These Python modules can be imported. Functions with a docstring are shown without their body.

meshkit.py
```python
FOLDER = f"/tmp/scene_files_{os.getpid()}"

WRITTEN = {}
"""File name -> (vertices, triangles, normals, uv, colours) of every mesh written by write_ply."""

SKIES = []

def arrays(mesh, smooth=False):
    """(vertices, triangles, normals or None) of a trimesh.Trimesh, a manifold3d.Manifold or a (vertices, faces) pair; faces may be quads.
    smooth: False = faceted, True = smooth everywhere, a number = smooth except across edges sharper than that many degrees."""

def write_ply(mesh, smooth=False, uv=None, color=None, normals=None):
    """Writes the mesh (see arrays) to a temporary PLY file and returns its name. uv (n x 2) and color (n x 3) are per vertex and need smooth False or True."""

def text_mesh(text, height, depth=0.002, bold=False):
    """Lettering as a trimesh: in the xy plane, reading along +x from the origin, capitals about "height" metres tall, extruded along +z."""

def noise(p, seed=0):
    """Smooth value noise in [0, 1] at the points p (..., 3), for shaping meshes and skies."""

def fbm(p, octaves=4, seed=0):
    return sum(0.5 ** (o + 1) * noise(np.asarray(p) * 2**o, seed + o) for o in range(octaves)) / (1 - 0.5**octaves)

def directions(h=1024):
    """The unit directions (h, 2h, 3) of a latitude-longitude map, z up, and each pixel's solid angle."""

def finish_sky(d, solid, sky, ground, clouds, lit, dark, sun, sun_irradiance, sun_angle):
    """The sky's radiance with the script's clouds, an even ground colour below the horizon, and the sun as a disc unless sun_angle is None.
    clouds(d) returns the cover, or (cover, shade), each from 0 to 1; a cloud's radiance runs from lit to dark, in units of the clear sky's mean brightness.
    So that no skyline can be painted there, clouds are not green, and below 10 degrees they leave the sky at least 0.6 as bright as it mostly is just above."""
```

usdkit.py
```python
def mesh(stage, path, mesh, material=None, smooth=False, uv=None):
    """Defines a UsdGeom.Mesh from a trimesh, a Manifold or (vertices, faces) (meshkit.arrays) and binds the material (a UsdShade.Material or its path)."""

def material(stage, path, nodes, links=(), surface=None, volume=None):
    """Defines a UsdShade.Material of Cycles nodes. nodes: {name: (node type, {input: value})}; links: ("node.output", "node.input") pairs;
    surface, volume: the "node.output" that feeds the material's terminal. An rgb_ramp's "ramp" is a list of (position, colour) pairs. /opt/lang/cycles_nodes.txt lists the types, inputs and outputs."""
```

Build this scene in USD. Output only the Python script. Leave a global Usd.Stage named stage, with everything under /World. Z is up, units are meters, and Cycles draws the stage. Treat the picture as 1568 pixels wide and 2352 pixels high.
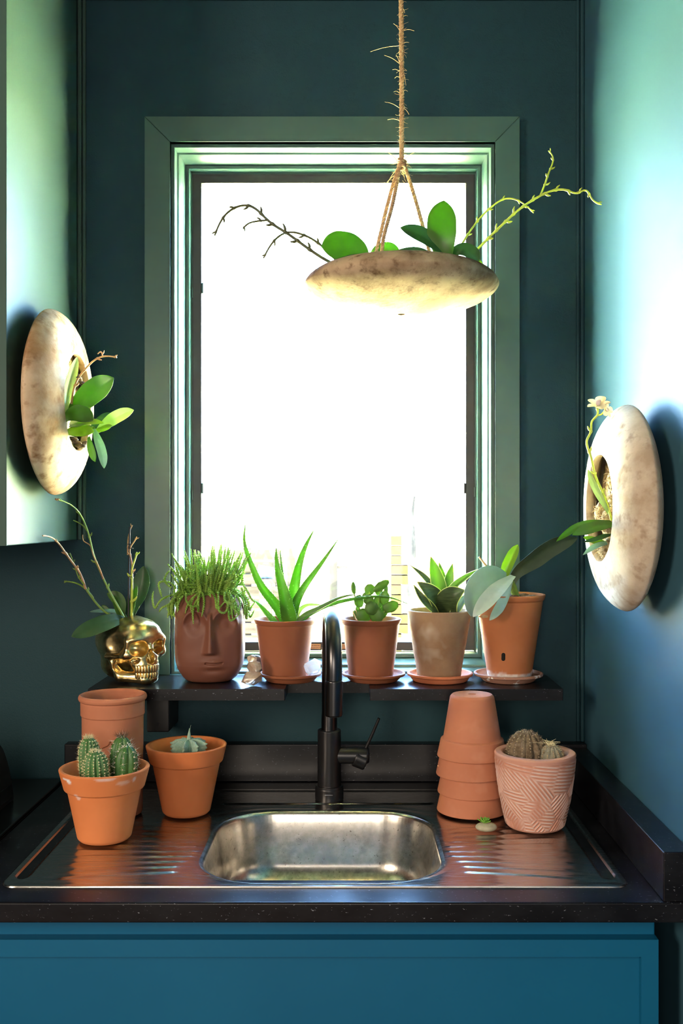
import math, random
import numpy as np, trimesh, usdkit, meshkit
import manifold3d as m3
from scipy.interpolate import CubicSpline, PchipInterpolator
from pxr import Usd, UsdGeom, UsdLux, UsdShade, Gf, Sdf

PI = math.pi
stage = Usd.Stage.CreateInMemory()
UsdGeom.SetStageUpAxis(stage, 'Z')
UsdGeom.SetStageMetersPerUnit(stage, 1.0)
UsdGeom.Xform.Define(stage, '/World')
UsdGeom.Scope.Define(stage, '/World/Looks')

# ------------------------------------------------------------------ camera, sky, sun, unseen room lights, exposure
FPX, CX, CY, EYE = 2287.0, 808.0, 1188.0, 1.438
cam = UsdGeom.Camera.Define(stage, '/World/camera')
cam.CreateFocalLengthAttr(35.0)
cam.CreateHorizontalApertureAttr(35.0 * 1568 / FPX)
cam.CreateHorizontalApertureOffsetAttr(-(CX - 784) / 1568 * 35.0 * 1568 / FPX)
cam.CreateVerticalApertureOffsetAttr((CY - 1176) / 1568 * 35.0 * 1568 / FPX)
cam.AddTranslateOp().Set((0, 0, EYE))
cam.AddRotateXOp().Set(90)
cam.CreateExposureAttr(4.9)
cam.CreateFStopAttr(0.0)
cam.CreateFocusDistanceAttr(1.75)

sky = UsdLux.DomeLight.Define(stage, '/World/sky')
sky.CreateIntensityAttr(1.0)
_m = usdkit.material(stage, '/World/Looks/sky', {
    "s": ("sky_texture", {"sky_type": "multiple_scattering", "sun_disc": False, "sun_elevation": 0.85, "sun_rotation": 2.6, "aerosol_density": 1.5}),
    "b": ("background_shader", {"strength": 0.22})}, [("s.color", "b.color")], surface="b.background")
UsdShade.MaterialBindingAPI.Apply(sky.GetPrim()).Bind(_m)

sun = UsdLux.DistantLight.Define(stage, '/World/sun')
sun.CreateIntensityAttr(10.0)
sun.CreateAngleAttr(0.6); sun.CreateNormalizeAttr(True)
sun.CreateColorAttr((1.0, 0.93, 0.80))
sun.AddRotateXYZOp().Set((25, 0, -82))        # high behind the house: it lights the yard, never the room

room = UsdLux.RectLight.Define(stage, '/World/unseen_left_light')   # unseen light at the left wall, out of view, lights the pots from front left
room.CreateIntensityAttr(1.3)
room.CreateWidthAttr(.85); room.CreateHeightAttr(1.05)
room.CreateColorAttr((1.0, 0.80, 0.61))
room.AddTranslateOp().Set((-2.17, -0.75, 1.95))
room.AddRotateXYZOp().Set((0, -90, 0))

front = UsdLux.RectLight.Define(stage, '/World/unseen_rear_light')     # second, weaker unseen light at the rear wall, out of view, lights the fronts
front.CreateIntensityAttr(0.30)
front.CreateWidthAttr(1.6); front.CreateHeightAttr(1.4)
front.CreateColorAttr((1.0, 0.86, 0.72))
front.AddTranslateOp().Set((-0.45, -2.56, 1.60))
front.AddRotateXYZOp().Set((90, 0, 0))

# ------------------------------------------------------------------ helpers
used = {}
def numbered(parent, name):
    k = (parent, name); n = used.get(k, 0); used[k] = n + 1
    return f'{parent}/{name}' if n == 0 else f'{parent}/{name}_{n:03d}'

def tag(p, label=None, cat=None, group=None, kind=None):
    for k, v in (('label', label), ('category', cat), ('group', group), ('kind', kind)):
        if v: p.SetCustomDataByKey(k, v)
    return p

class Thing:
    def __init__(s, name, label, cat, loc=(0, 0, 0), group=None, kind=None):
        s.path = numbered('/World', name); s.loc = np.array(loc, float)
        x = UsdGeom.Xform.Define(stage, s.path); s.xf = x
        s.op = x.AddTranslateOp(); s.op.Set(tuple(map(float, loc)))
        s.prim = tag(x.GetPrim(), label, cat, group, kind)
    def part(s, name, mesh, mat, parent=None, label=None, smooth=35, uv=None, kind=None):
        base = s.path if parent is None else str(parent.GetPath())
        v, f, n = meshkit.arrays(mesh, smooth)
        m = usdkit.mesh(stage, numbered(base, name), (v - s.loc, f), None, smooth=False, uv=None if uv is None else uv(v))
        if n is not None:
            from pxr import Vt
            m.CreateNormalsAttr(Vt.Vec3fArray.FromNumpy(n.astype(np.float32))); m.SetNormalsInterpolation('vertex')
        UsdShade.MaterialBindingAPI.Apply(m.GetPrim()).Bind(mat)
        return tag(m.GetPrim(), label, kind=kind)

def copy_thing(src, loc, label):
    was = src.prim.GetCustomData()
    t = Thing(src.prim.GetName(), label, was['category'], loc, was.get('group'))
    t.prim.GetReferences().AddInternalReference(src.prim.GetPath())
    t.prim.SetInstanceable(True)
    t.prim.SetCustomDataByKey('label', label)
    return t

def single(name, mesh, mat, label=None, cat=None, group=None, kind=None, smooth=35):
    m = usdkit.mesh(stage, numbered('/World', name), mesh, mat, smooth=smooth)
    return tag(m.GetPrim(), label, cat, group, kind)

def P(px, py, d):
    return np.array([(px - CX) / FPX * d, d, EYE - (py - CY) / FPX * d])

def join(ms):
    V, F, n = [], [], 0
    for m in ms:
        v, f = (m.vertices, m.faces) if hasattr(m, 'faces') else m
        V.append(np.asarray(v, float)); F.append(np.asarray(f, int) + n); n += len(v)
    return np.vstack(V), np.vstack(F)

def box(x0, x1, y0, y1, z0, z1, r=0.0):
    if r <= 0:
        b = trimesh.creation.box((x1 - x0, y1 - y0, z1 - z0)); b.apply_translation(((x0 + x1) / 2, (y0 + y1) / 2, (z0 + z1) / 2)); return b
    r = min(r, (x1 - x0) * .49, (y1 - y0) * .49, (z1 - z0) * .49)
    pts = []
    for x, sx in ((x0 + r, -1), (x1 - r, 1)):
        for y, sy in ((y0 + r, -1), (y1 - r, 1)):
            for z, sz in ((z0 + r, -1), (z1 - r, 1)):
                k = .7071
                for a in ((sx, 0, 0), (0, sy, 0), (0, 0, sz), (sx * k, sy * k, 0), (sx * k, 0, sz * k), (0, sy * k, sz * k)):
                    pts.append((x + a[0] * r, y + a[1] * r, z + a[2] * r))
    return trimesh.convex.convex_hull(np.array(pts))

def grid_faces(nr, nc, closed=True):
    i, j = np.meshgrid(np.arange(nr - 1), np.arange(nc if closed else nc - 1), indexing='ij')
    a = i * nc + j; b = i * nc + (j + 1) % nc; c = (i + 1) * nc + (j + 1) % nc; d = (i + 1) * nc + j
    q = np.stack([a, b, c, d], -1).reshape(-1, 4)
    return np.vstack([q[:, [0, 1, 2]], q[:, [0, 2, 3]]])

def fillet(pts, r, n=4):
    """Rounds the inner corners of a polyline; r a number or one per point."""
    pts = np.array(pts, float); rs = np.broadcast_to(r, len(pts)); out = [pts[0]]
    for k in range(1, len(pts) - 1):
        a, b, c = pts[k - 1], pts[k], pts[k + 1]
        u, v = a - b, c - b; lu, lv = np.linalg.norm(u), np.linalg.norm(v)
        rr = min(rs[k], lu * .45, lv * .45)
        if rr < 1e-6: out.append(b); continue
        p, q = b + u / lu * rr, b + v / lv * rr
        for t in np.linspace(0, 1, n + 1):
            out.append((1 - t) ** 2 * p + 2 * t * (1 - t) * b + t * t * q)
    out.append(pts[-1]); return np.array(out)

def densify(p, step):
    out = [p[0]]
    for a, b in zip(p[:-1], p[1:]):
        k = max(1, int(np.ceil(np.linalg.norm(b - a) / step)))
        out += [a + (b - a) * t for t in np.linspace(0, 1, k + 1)[1:]]
    return np.array(out)

def lathe(prof, c=(0, 0, 0), n=96, disp=None, closed=False):
    """Revolves (r, z) about z. Outside up, then in. disp(theta, r, z, idx) moves the radius."""
    prof = np.array(prof, float)
    th = np.arange(n) * 2 * PI / n
    R, TH = np.meshgrid(prof[:, 0], th, indexing='ij'); Z = np.repeat(prof[:, 1:2], n, 1)
    if disp is not None: R = np.maximum(R + disp(TH, R, Z), 0)
    v = np.stack([R * np.cos(TH) + c[0], R * np.sin(TH) + c[1], Z + c[2]], -1).reshape(-1, 3)
    nr = len(prof)
    if closed:
        v2 = np.vstack([v, v[:n]]); return v2, grid_faces(nr + 1, n)
    return v, grid_faces(nr, n)

def frames(c):
    T = np.gradient(c, axis=0); T /= np.linalg.norm(T, axis=1, keepdims=True) + 1e-12
    a = np.array([0, 0, 1.0]) if abs(T[0, 2]) < .9 else np.array([1.0, 0, 0])
    N = np.zeros_like(c); N[0] = np.cross(T[0], a); N[0] /= np.linalg.norm(N[0])
    for i in range(1, len(c)):
        x = N[i - 1] - T[i] * (N[i - 1] @ T[i]); N[i] = x / (np.linalg.norm(x) + 1e-12)
    return T, N, np.cross(T, N)

def spline(ctrl, n):
    c = np.array(ctrl, float)
    s = np.concatenate([[0], np.cumsum(np.linalg.norm(np.diff(c, axis=0), axis=1))]); s /= s[-1]
    t = np.linspace(0, 1, n)
    if len(c) == 2: return c[0] + (c[1] - c[0]) * t[:, None]
    return CubicSpline(s, c, bc_type='natural')(t)

def tube(ctrl, r, n=None, sides=8, straight=False, caps=True):
    c = np.array(ctrl, float)
    if not straight: c = spline(c, n or max(6, 6 * len(c)))
    r = np.asarray(r, float)
    if r.ndim == 0: r = np.full(len(c), float(r))
    elif len(r) != len(c): r = np.interp(np.linspace(0, 1, len(c)), np.linspace(0, 1, len(r)), r)
    T, N, B = frames(c); a = np.arange(sides) * 2 * PI / sides
    v = c[:, None] + r[:, None, None] * (np.cos(a)[None, :, None] * N[:, None] + np.sin(a)[None, :, None] * B[:, None])
    v = v.reshape(-1, 3); f = grid_faces(len(c), sides)
    if caps:
        k = len(v); v = np.vstack([v, c[0], c[-1]]); j = np.arange(sides); l = (len(c) - 1) * sides
        f = np.vstack([f, np.stack([np.full(sides, k), (j + 1) % sides, j], 1), np.stack([np.full(sides, k + 1), l + j, l + (j + 1) % sides], 1)])
    return v, f

def ell(c, r, sub=2, rot=None):
    m = trimesh.creation.icosphere(sub); v = m.vertices * np.array(r)
    if rot is not None: v = v @ np.array(rot).T
    return v + np.array(c), m.faces

def rotz(a): c, s = math.cos(a), math.sin(a); return np.array([[c, -s, 0], [s, c, 0], [0, 0, 1]])
def rotx(a): c, s = math.cos(a), math.sin(a); return np.array([[1, 0, 0], [0, c, -s], [0, s, c]])
def roty(a): c, s = math.cos(a), math.sin(a); return np.array([[c, 0, s], [0, 1, 0], [-s, 0, c]])

SHAPES = {
    'orchid': ([0, .1, .3, .5, .7, .85, .94, 1], [.34, .5, .82, 1, .97, .74, .42, .04]),
    'aloe': ([0, .12, .35, .6, .85, 1], [.95, 1, .78, .52, .24, .02]),
    'sword': ([0, .2, .5, .75, .9, 1], [.6, .82, 1, .74, .36, .02]),
    'petal': ([0, .3, .6, .85, 1], [.3, .8, 1, .7, .1])}

def blade(ctrl, width, face=(0, -1, 0), shape='orchid', fold=.22, curl=0.0, thick=.0014, n=26, m=8, wave=0.0, twist=0.0, seed=0):
    """A leaf: a thin closed solid along ctrl whose flat side looks towards face; fold = V angle, curl = tips of the section bent to face."""
    c = spline(ctrl, n); T = np.gradient(c, axis=0); T /= np.linalg.norm(T, axis=1, keepdims=True)
    t = np.linspace(0, 1, n); w = width / 2 * PchipInterpolator(*SHAPES[shape])(t)
    S = np.cross(T, np.array(face, float)); S /= np.linalg.norm(S, axis=1, keepdims=True) + 1e-9
    for i in range(1, n):
        if S[i] @ S[i - 1] < 0: S[i] = -S[i]
    N = np.cross(S, T)
    if twist:
        a = twist * t[:, None]; S, N = S * np.cos(a) + N * np.sin(a), N * np.cos(a) - S * np.sin(a)
    u = np.linspace(-1, 1, m + 1); au = np.sqrt(u * u + .02) - math.sqrt(.02)
    wob = wave * np.sin(t[:, None] * 9 + seed + u[None] * 1.3) * np.abs(u)[None]
    mid = c[:, None] + S[:, None] * (u[None, :, None] * w[:, None, None] * math.cos(fold)) + N[:, None] * ((au[None] * math.sin(fold) + curl * (u * u)[None] + wob) * w[:, None])[..., None]
    th = thick / 2 * (1 - .75 * u * u)[None] * np.clip(w / (w.max() * .3), .25, 1)[:, None]
    top, bot = mid + N[:, None] * th[..., None], mid - N[:, None] * th[..., None]
    ring = np.concatenate([top, bot[:, ::-1]], 1); k = ring.shape[1]
    v = ring.reshape(-1, 3); f = grid_faces(n, k)
    a = np.arange(1, k - 1); z = np.zeros_like(a); l = (n - 1) * k
    f = np.vstack([f, np.stack([z, a + 1, a], 1), np.stack([z + l, a + l, a + 1 + l], 1)])
    return v, f

def pxs(pts, d=None):
    return [P(p[0], p[1], p[2] if len(p) > 2 else d) for p in pts]

def pxline(pts, d0, d1):
    n = len(pts); return [P(p[0], p[1], d0 + (d1 - d0) * i / max(1, n - 1)) for i, p in enumerate(pts)]

def surfnet(f, lo, hi, h):
    lo = np.array(lo, float); n = np.ceil((np.array(hi) - lo) / h).astype(int) + 1
    ax = [lo[k] + h * np.arange(n[k]) for k in range(3)]
    G = np.stack(np.meshgrid(*ax, indexing='ij'), -1); V = f(G)
    s = V < 0; acc = np.zeros((*(n - 1), 3)); cnt = np.zeros(n - 1)
    sl = lambda o: tuple(slice(o[k], o[k] + n[k] - 1) for k in range(3))
    for k in range(3):
        for a in (0, 1):
            for b in (0, 1):
                o = [0, 0, 0]; oth = [q for q in range(3) if q != k]; o[oth[0]], o[oth[1]] = a, b
                o2 = list(o); o2[k] = 1
                va, vb = V[sl(o)], V[sl(o2)]; m = (va < 0) != (vb < 0)
                t = np.where(m, va / np.where(m, va - vb, 1), 0)
                p = np.array(o, float) + t[..., None] * np.eye(3)[k]
                acc += np.where(m[..., None], p, 0); cnt += m
    on = cnt > 0; idx = -np.ones(n - 1, int); idx[on] = np.arange(on.sum())
    verts = lo + h * (np.argwhere(on) + acc[on] / cnt[on][:, None])
    F = []
    for k in range(3):
        i, j = [q for q in range(3) if q != k]
        A = s[tuple(slice(0, n[q] - 1) if q == k else slice(1, n[q] - 1) for q in range(3))]
        B = s[tuple(slice(1, n[q]) if q == k else slice(1, n[q] - 1) for q in range(3))]
        w = np.argwhere(A != B)
        if not len(w): continue
        base = w.copy(); base[:, i] += 1; base[:, j] += 1
        def cell(di, dj):
            c = base.copy(); c[:, i] -= di; c[:, j] -= dj; return idx[c[:, 0], c[:, 1], c[:, 2]]
        q = np.stack([cell(1, 1), cell(0, 1), cell(0, 0), cell(1, 0)], 1)
        flip = A[tuple(w.T)] != (k == 1)
        q[~flip] = q[~flip][:, ::-1]
        F += [q[:, [0, 1, 2]], q[:, [0, 2, 3]]]
    return verts, np.vstack(F)

def smin(a, b, k):
    h = np.clip(.5 + .5 * (b - a) / k, 0, 1); return b * (1 - h) + a * h - k * h * (1 - h)
def smax(a, b, k): return -smin(-a, -b, k)
def sd_ell(p, c, r):
    q = (p - np.array(c)) / np.array(r); k0 = np.linalg.norm(q, axis=-1); k1 = np.linalg.norm(q / np.array(r), axis=-1)
    return np.where(k1 > 1e-9, k0 * (k0 - 1) / np.maximum(k1, 1e-9), -min(r))
def sd_cap(p, a, b, ra, rb=None):
    a, b = np.array(a, float), np.array(b, float); rb = ra if rb is None else rb
    ab = b - a; t = np.clip(((p - a) @ ab) / (ab @ ab), 0, 1)
    return np.linalg.norm(p - a - t[..., None] * ab, axis=-1) - (ra + (rb - ra) * t)

# ------------------------------------------------------------------ materials
def M(name, c1, c2=None, scale=12.0, detail=4.0, lo=.35, hi=.65, rough=.6, rough2=None, metal=0.0, spec=.5, bump=None, bump2=None, c3=None, s3=60.0, t3=(.6, .7), trans=None,
      wash=None, coat=0.0, stretch=None, extra=None):
    nd = {"pos": ("geometry", {}), "p": ("principled_bsdf", {"roughness": rough, "metallic": metal, "specular_ior_level": spec, "coat_weight": coat, **(extra or {})})}
    lk = []; vec = "pos.position"
    if stretch:
        nd["map"] = ("mapping", {"scale": stretch[:3], "rotation": stretch[3] if len(stretch) > 3 else (0, 0, 0)}); lk.append((vec, "map.vector")); vec = "map.vector"
    col = None
    if c2 is None: nd["p"][1]["base_color"] = c1
    else:
        nd["n1"] = ("noise_texture", {"scale": scale, "detail": detail, "roughness": .6}); lk.append((vec, "n1.vector"))
        nd["r1"] = ("rgb_ramp", {"ramp": [(0, c1), (lo, c1), (hi, c2), (1, c2)]}); lk.append(("n1.fac", "r1.fac")); col = "r1.color"
        if rough2 is not None:
            nd["rr"] = ("map_range", {"from_min": lo, "from_max": hi, "to_min": rough, "to_max": rough2, "clamp": True}); lk += [("n1.fac", "rr.value"), ("rr.result", "p.roughness")]
    if c3 is not None:
        nd["n3"] = ("noise_texture", {"scale": s3, "detail": 3.0, "roughness": .65}); lk.append((vec, "n3.vector"))
        nd["m3"] = ("map_range", {"from_min": t3[0], "from_max": t3[1], "to_min": 0.0, "to_max": 1.0, "clamp": True}); lk.append(("n3.fac", "m3.value"))
        nd["mx3"] = ("mix_color", {"a": c1, "b": c3}); lk.append(("m3.result", "mx3.fac"))
        if col: lk.append((col, "mx3.a"))
        col = "mx3.result"
    if wash is not None:
        nd["at"] = ("attribute", {"attribute": "st"}); nd["sx"] = ("separate_xyz", {}); nd["mxw"] = ("mix_color", {"a": c1, "b": wash})
        lk += [("at.vector", "sx.vector"), ("sx.x", "mxw.fac")]
        if col: lk.append((col, "mxw.a"))
        col = "mxw.result"
    if col: lk.append((col, "p.base_color"))
    prev = None
    for i, b in enumerate((bump, bump2)):
        if not b: continue
        nd[f"bn{i}"] = ("noise_texture", {"scale": b[0], "detail": 3.0}); lk.append((vec, f"bn{i}.vector"))
        nd[f"bp{i}"] = ("bump", {"strength": b[1], "distance": b[2]}); lk.append((f"bn{i}.fac", f"bp{i}.height"))
        if prev: lk.append((prev, f"bp{i}.normal"))
        prev = f"bp{i}.normal"
    if prev: lk.append((prev, "p.normal"))
    out = "p.BSDF"
    if trans:
        nd["t"] = ("translucent_bsdf", {"color": trans[0]}); nd["mc"] = ("mix_closure", {"fac": trans[1]})
        lk += [("p.BSDF", "mc.closure1"), ("t.BSDF", "mc.closure2")]; out = "mc.closure"
    return usdkit.material(stage, f'/World/Looks/{name}', nd, lk, surface=out)

ORANGE_PEEL = (420.0, .35, .0015)
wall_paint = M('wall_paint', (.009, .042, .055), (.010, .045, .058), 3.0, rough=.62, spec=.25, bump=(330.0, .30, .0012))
lit_satin_paint = M('lit_satin_wall_paint', (.034, .094, .132), (.036, .098, .137), 3.0, rough=.48, spec=.08, bump=(330.0, .06, .0006))  # smoother finish than wall_paint; colour also lifted to carry the window light
trim_paint = M('trim_paint', (.050, .110, .095), (.054, .116, .099), 5.0, rough=.34, bump=(160.0, .10, .0006))
cabinet_paint = M('cabinet_paint', (.001, .100, .215), (.002, .109, .228), 4.0, rough=.42, spec=.35, bump=(220.0, .12, .0006), c3=(.06, .16, .22), s3=9.0, t3=(.74, .8))
upper_paint = M('upper_cabinet_paint', (.050, .094, .080), (.053, .099, .084), 5.0, rough=.46, spec=.12, bump=(200.0, .12, .0006))
ceiling_paint = M('ceiling_paint', (.05, .06, .055), rough=.8)
floor_wood = M('floor_wood', (.12, .07, .04), (.18, .11, .065), 6.0, rough=.5, stretch=(1, 12, 1))
laminate = M('black_laminate', (.004, .004, .006), (.012, .013, .017), 14.0, 6.0, .4, .75, spec=.32, rough=.28, c3=(.22, .24, .28), s3=230.0, t3=(.665, .72), stretch=(.8, 1.6, 1.6, (.3, .5, .5)), bump=(90.0, .08, .0005))
steel = M('brushed_steel', (.50, .485, .46), (.60, .585, .56), 30.0, 5.0, .3, .7, rough=.17, rough2=.24, metal=1.0, stretch=(1, 9, 9))
bowl_steel = M('worn_bowl_steel', (.50, .485, .45), (.60, .58, .53), 60.0, 8.0, .3, .7, rough=.24, rough2=.28, metal=1.0, c3=(.22, .205, .17), s3=190.0, t3=(.63, .70))
faucet_black = M('matte_black_metal', (.020, .020, .022), rough=.32, metal=.55, spec=.6)  # tap body, kept darker than the spout for the shade it stands in
lit_gunmetal = M('lit_gunmetal', (.075, .075, .08), rough=.27, metal=1.0)  # same tap metal made lighter for the lit spout and spray head
window_black = M('window_frame_black', (.030, .029, .030), (.036, .034, .034), 20.0, rough=.45)
terracotta = M('terracotta', (.44, .160, .088), (.53, .210, .120), 9.0, 5.0, .3, .7, spec=.18, rough=.72, bump=(260.0, .10, .0006), c3=(.58, .27, .17), s3=14.0, t3=(.58, .8))
terracotta_dark = M('terracotta_dark', (.235, .072, .032), (.29, .098, .046), 10.0, 5.0, .3, .7, spec=.18, rough=.66, bump=(260.0, .10, .0006))
terracotta_red = M('terracotta_red', (.55, .165, .075), (.60, .21, .105), 14.0, spec=.18, rough=.66, bump=(260.0, .08, .0006))
terracotta_rust = M('terracotta_rust', (.58, .165, .052), (.66, .215, .078), 8.0, 5.0, .3, .7, spec=.18, rough=.7, bump=(260.0, .10, .0006))
terracotta_pink = M('terracotta_pink', (.46, .20, .135), (.54, .25, .175), 16.0, spec=.18, rough=.82, bump=(300.0, .15, .0006), wash=(.72, .60, .56))
terracotta_old = M('terracotta_old', (.25, .145, .08), (.36, .235, .145), 13.0, 6.0, .34, .68, spec=.18, rough=.85, bump=(120.0, .2, .0008), c3=(.50, .41, .32), s3=11.0, t3=(.52, .72))
terracotta_salt = M('terracotta_salt', (.34, .115, .043), (.40, .145, .058), 10.0, spec=.18, rough=.72, bump=(260.0, .10, .0006), wash=(.62, .60, .60))
terracotta_paint = M('terracotta_painted', (.62, .185, .060), (.70, .235, .085), 8.0, 5.0, .3, .7, spec=.18, rough=.7, bump=(260.0, .10, .0006), wash=(.80, .78, .80))
saucer_crust = M('saucer_crusted', (.33, .165, .115), (.40, .215, .155), 12.0, spec=.18, rough=.8, c3=(.74, .72, .70), s3=55.0, t3=(.58, .63), bump=(120.0, .3, .0008))
face_clay = M('face_clay', (.160, .058, .036), (.190, .072, .046), 10.0, spec=.35, rough=.52, bump=(330.0, .10, .0005))
hanging_clay = M('hanging_clay', (.17, .105, .055), (.42, .31, .20), 10.0, 8.0, .38, .60, rough=.9, spec=.15, bump=(150.0, .45, .0012), bump2=(30.0, .25, .002), c3=(.10, .055, .028), s3=48.0, t3=(.52, .74))
planter_clay = M('planter_clay', (.33, .19, .095), (.58, .44, .30), 8.0, 7.0, .40, .60, rough=.95, spec=.06, bump=(150.0, .35, .0010), bump2=(30.0, .2, .002), c3=(.21, .11, .05), s3=34.0, t3=(.52, .74))
planter_pale = M('planter_clay_pale', (.37, .285, .20), (.58, .50, .39), 9.0, 7.0, .40, .60, rough=.95, spec=.06, bump=(150.0, .35, .0010), bump2=(30.0, .2, .002), c3=(.26, .18, .12), s3=34.0, t3=(.53, .74))
gold = M('gold_metal', (.90, .66, .28), (.95, .76, .40), 30.0, rough=.22, rough2=.29, metal=1.0, bump=(90.0, .12, .0008))
soil = M('potting_soil', (.022, .012, .007), (.085, .048, .026), 160.0, rough=.95, bump=(240.0, 1.0, .004))
bark = M('bark_chips', (.05, .026, .014), (.22, .13, .07), 90.0, rough=.9, bump=(160.0, .8, .003))
moss = M('sphagnum_moss', (.20, .13, .055), (.62, .46, .24), 130.0, rough=.95, bump=(200.0, 1.0, .004))
def leafmat(name, a, b, tr, f=.38, rough=.34, scale=26.0, stretch=None, c3=None, **k):
    return M(name, a, b, scale, 3.0, .35, .65, rough=rough, spec=.45, trans=(tr, f), stretch=stretch, c3=c3, **k)
leaf_green = leafmat('leaf_green', (.050, .135, .018), (.070, .17, .025), (.13, .30, .012), .38)
leaf_dark = leafmat('leaf_dark', (.030, .085, .030), (.044, .115, .042), (.10, .26, .03), .22)
leaf_shade = M('leaf_shaded_olive', (.035, .055, .022), (.05, .075, .032), 30.0, rough=.42)  # leaf green darkened, the shade on this leaf put into its colour
leaf_lime = leafmat('leaf_lime', (.15, .28, .025), (.20, .34, .035), (.28, .44, .016), .38)
leaf_blue = leafmat('leaf_blue_green', (.27, .38, .345), (.33, .44, .40), (.22, .36, .16), .2, .36, c3=(.42, .52, .50), s3=18.0)
leaf_blue_b = leafmat('leaf_blue_green_light', (.36, .46, .43), (.44, .54, .51), (.22, .36, .16), .15, .34, c3=(.52, .60, .58), s3=18.0)
leaf_pale = leafmat('leaf_pale', (.34, .44, .20), (.42, .52, .27), (.45, .6, .15), .3)
leaf_cool = leafmat('leaf_cool', (.20, .36, .30), (.30, .47, .42), (.3, .5, .3), .3)
aloe_green = leafmat('aloe_green', (.070, .19, .018), (.095, .24, .026), (.13, .32, .012), .38, .4, c3=(.30, .48, .16), s3=170.0)
aloe_dark = leafmat('aloe_dark', (.075, .13, .035), (.11, .18, .05), (.2, .35, .04), .25, .4)
snake_green = leafmat('snake_plant_green', (.085, .19, .022), (.12, .24, .032), (.20, .36, .018), .36, .4)
snake_dark = leafmat('snake_plant_banded', (.035, .060, .022), (.075, .115, .040), (.10, .2, .03), .15, .42, 60.0, (1, 1, 6))
snake_edge = leafmat('snake_plant_margin', (.55, .60, .16), (.62, .66, .22), (.6, .7, .1), .3)
cactus_green = leafmat('jungle_cactus_green', (.055, .13, .018), (.090, .19, .028), (.16, .28, .015), .25, .45)
crassula = leafmat('watch_chain_green', (.22, .40, .055), (.33, .50, .10), (.26, .52, .05), .30, .5)
column_green = M('column_cactus_green', (.055, .16, .045), (.085, .22, .065), 30.0, rough=.5)
column_dark = M('dark_cactus_green', (.035, .115, .028), (.075, .20, .045), 22.0, rough=.45)
star_green = M('star_cactus_green', (.22, .35, .27), (.30, .44, .35), 60.0, rough=.65, c3=(.40, .50, .43), s3=260.0, t3=(.55, .65))
areole = M('areole_wool', (.72, .66, .42), rough=.9)
spine_pale = M('spine_pale', (.75, .66, .40), rough=.6)
spine_white = M('spine_white', (.72, .66, .60), rough=.6)
spine_brown = M('spine_brown', (.14, .07, .035), rough=.6)
dead_brown = M('dead_cactus_brown', (.10, .070, .040), (.24, .18, .115), 70.0, rough=.95, bump=(180.0, .8, .003))
dead_grey = M('dead_cactus_grey', (.17, .17, .125), (.30, .28, .20), 60.0, rough=.9, bump=(180.0, .6, .002))
stem_green = M('stem_green', (.16, .26, .045), (.24, .34, .06), 40.0, rough=.45, trans=((.3, .4, .05), .15))
stem_lime = M('stem_lime', (.42, .52, .07), (.55, .62, .11), 40.0, rough=.45, trans=((.5, .6, .05), .2))
stem_brown = M('stem_brown', (.34, .17, .075), (.50, .29, .13), 60.0, rough=.6)
stem_dark = M('stem_dark', (.055, .065, .022), (.10, .10, .035), 40.0, rough=.5)
stake_black = M('stake_black', (.012, .012, .013), rough=.4)
petal_cream = M('petal_cream', (.80, .72, .55), (.86, .80, .68), 60.0, rough=.5, trans=((.85, .75, .5), .35))
petal_pink = M('petal_pink', (.62, .48, .55), (.80, .70, .68), 120.0, rough=.5, trans=((.7, .55, .5), .3))
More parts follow.
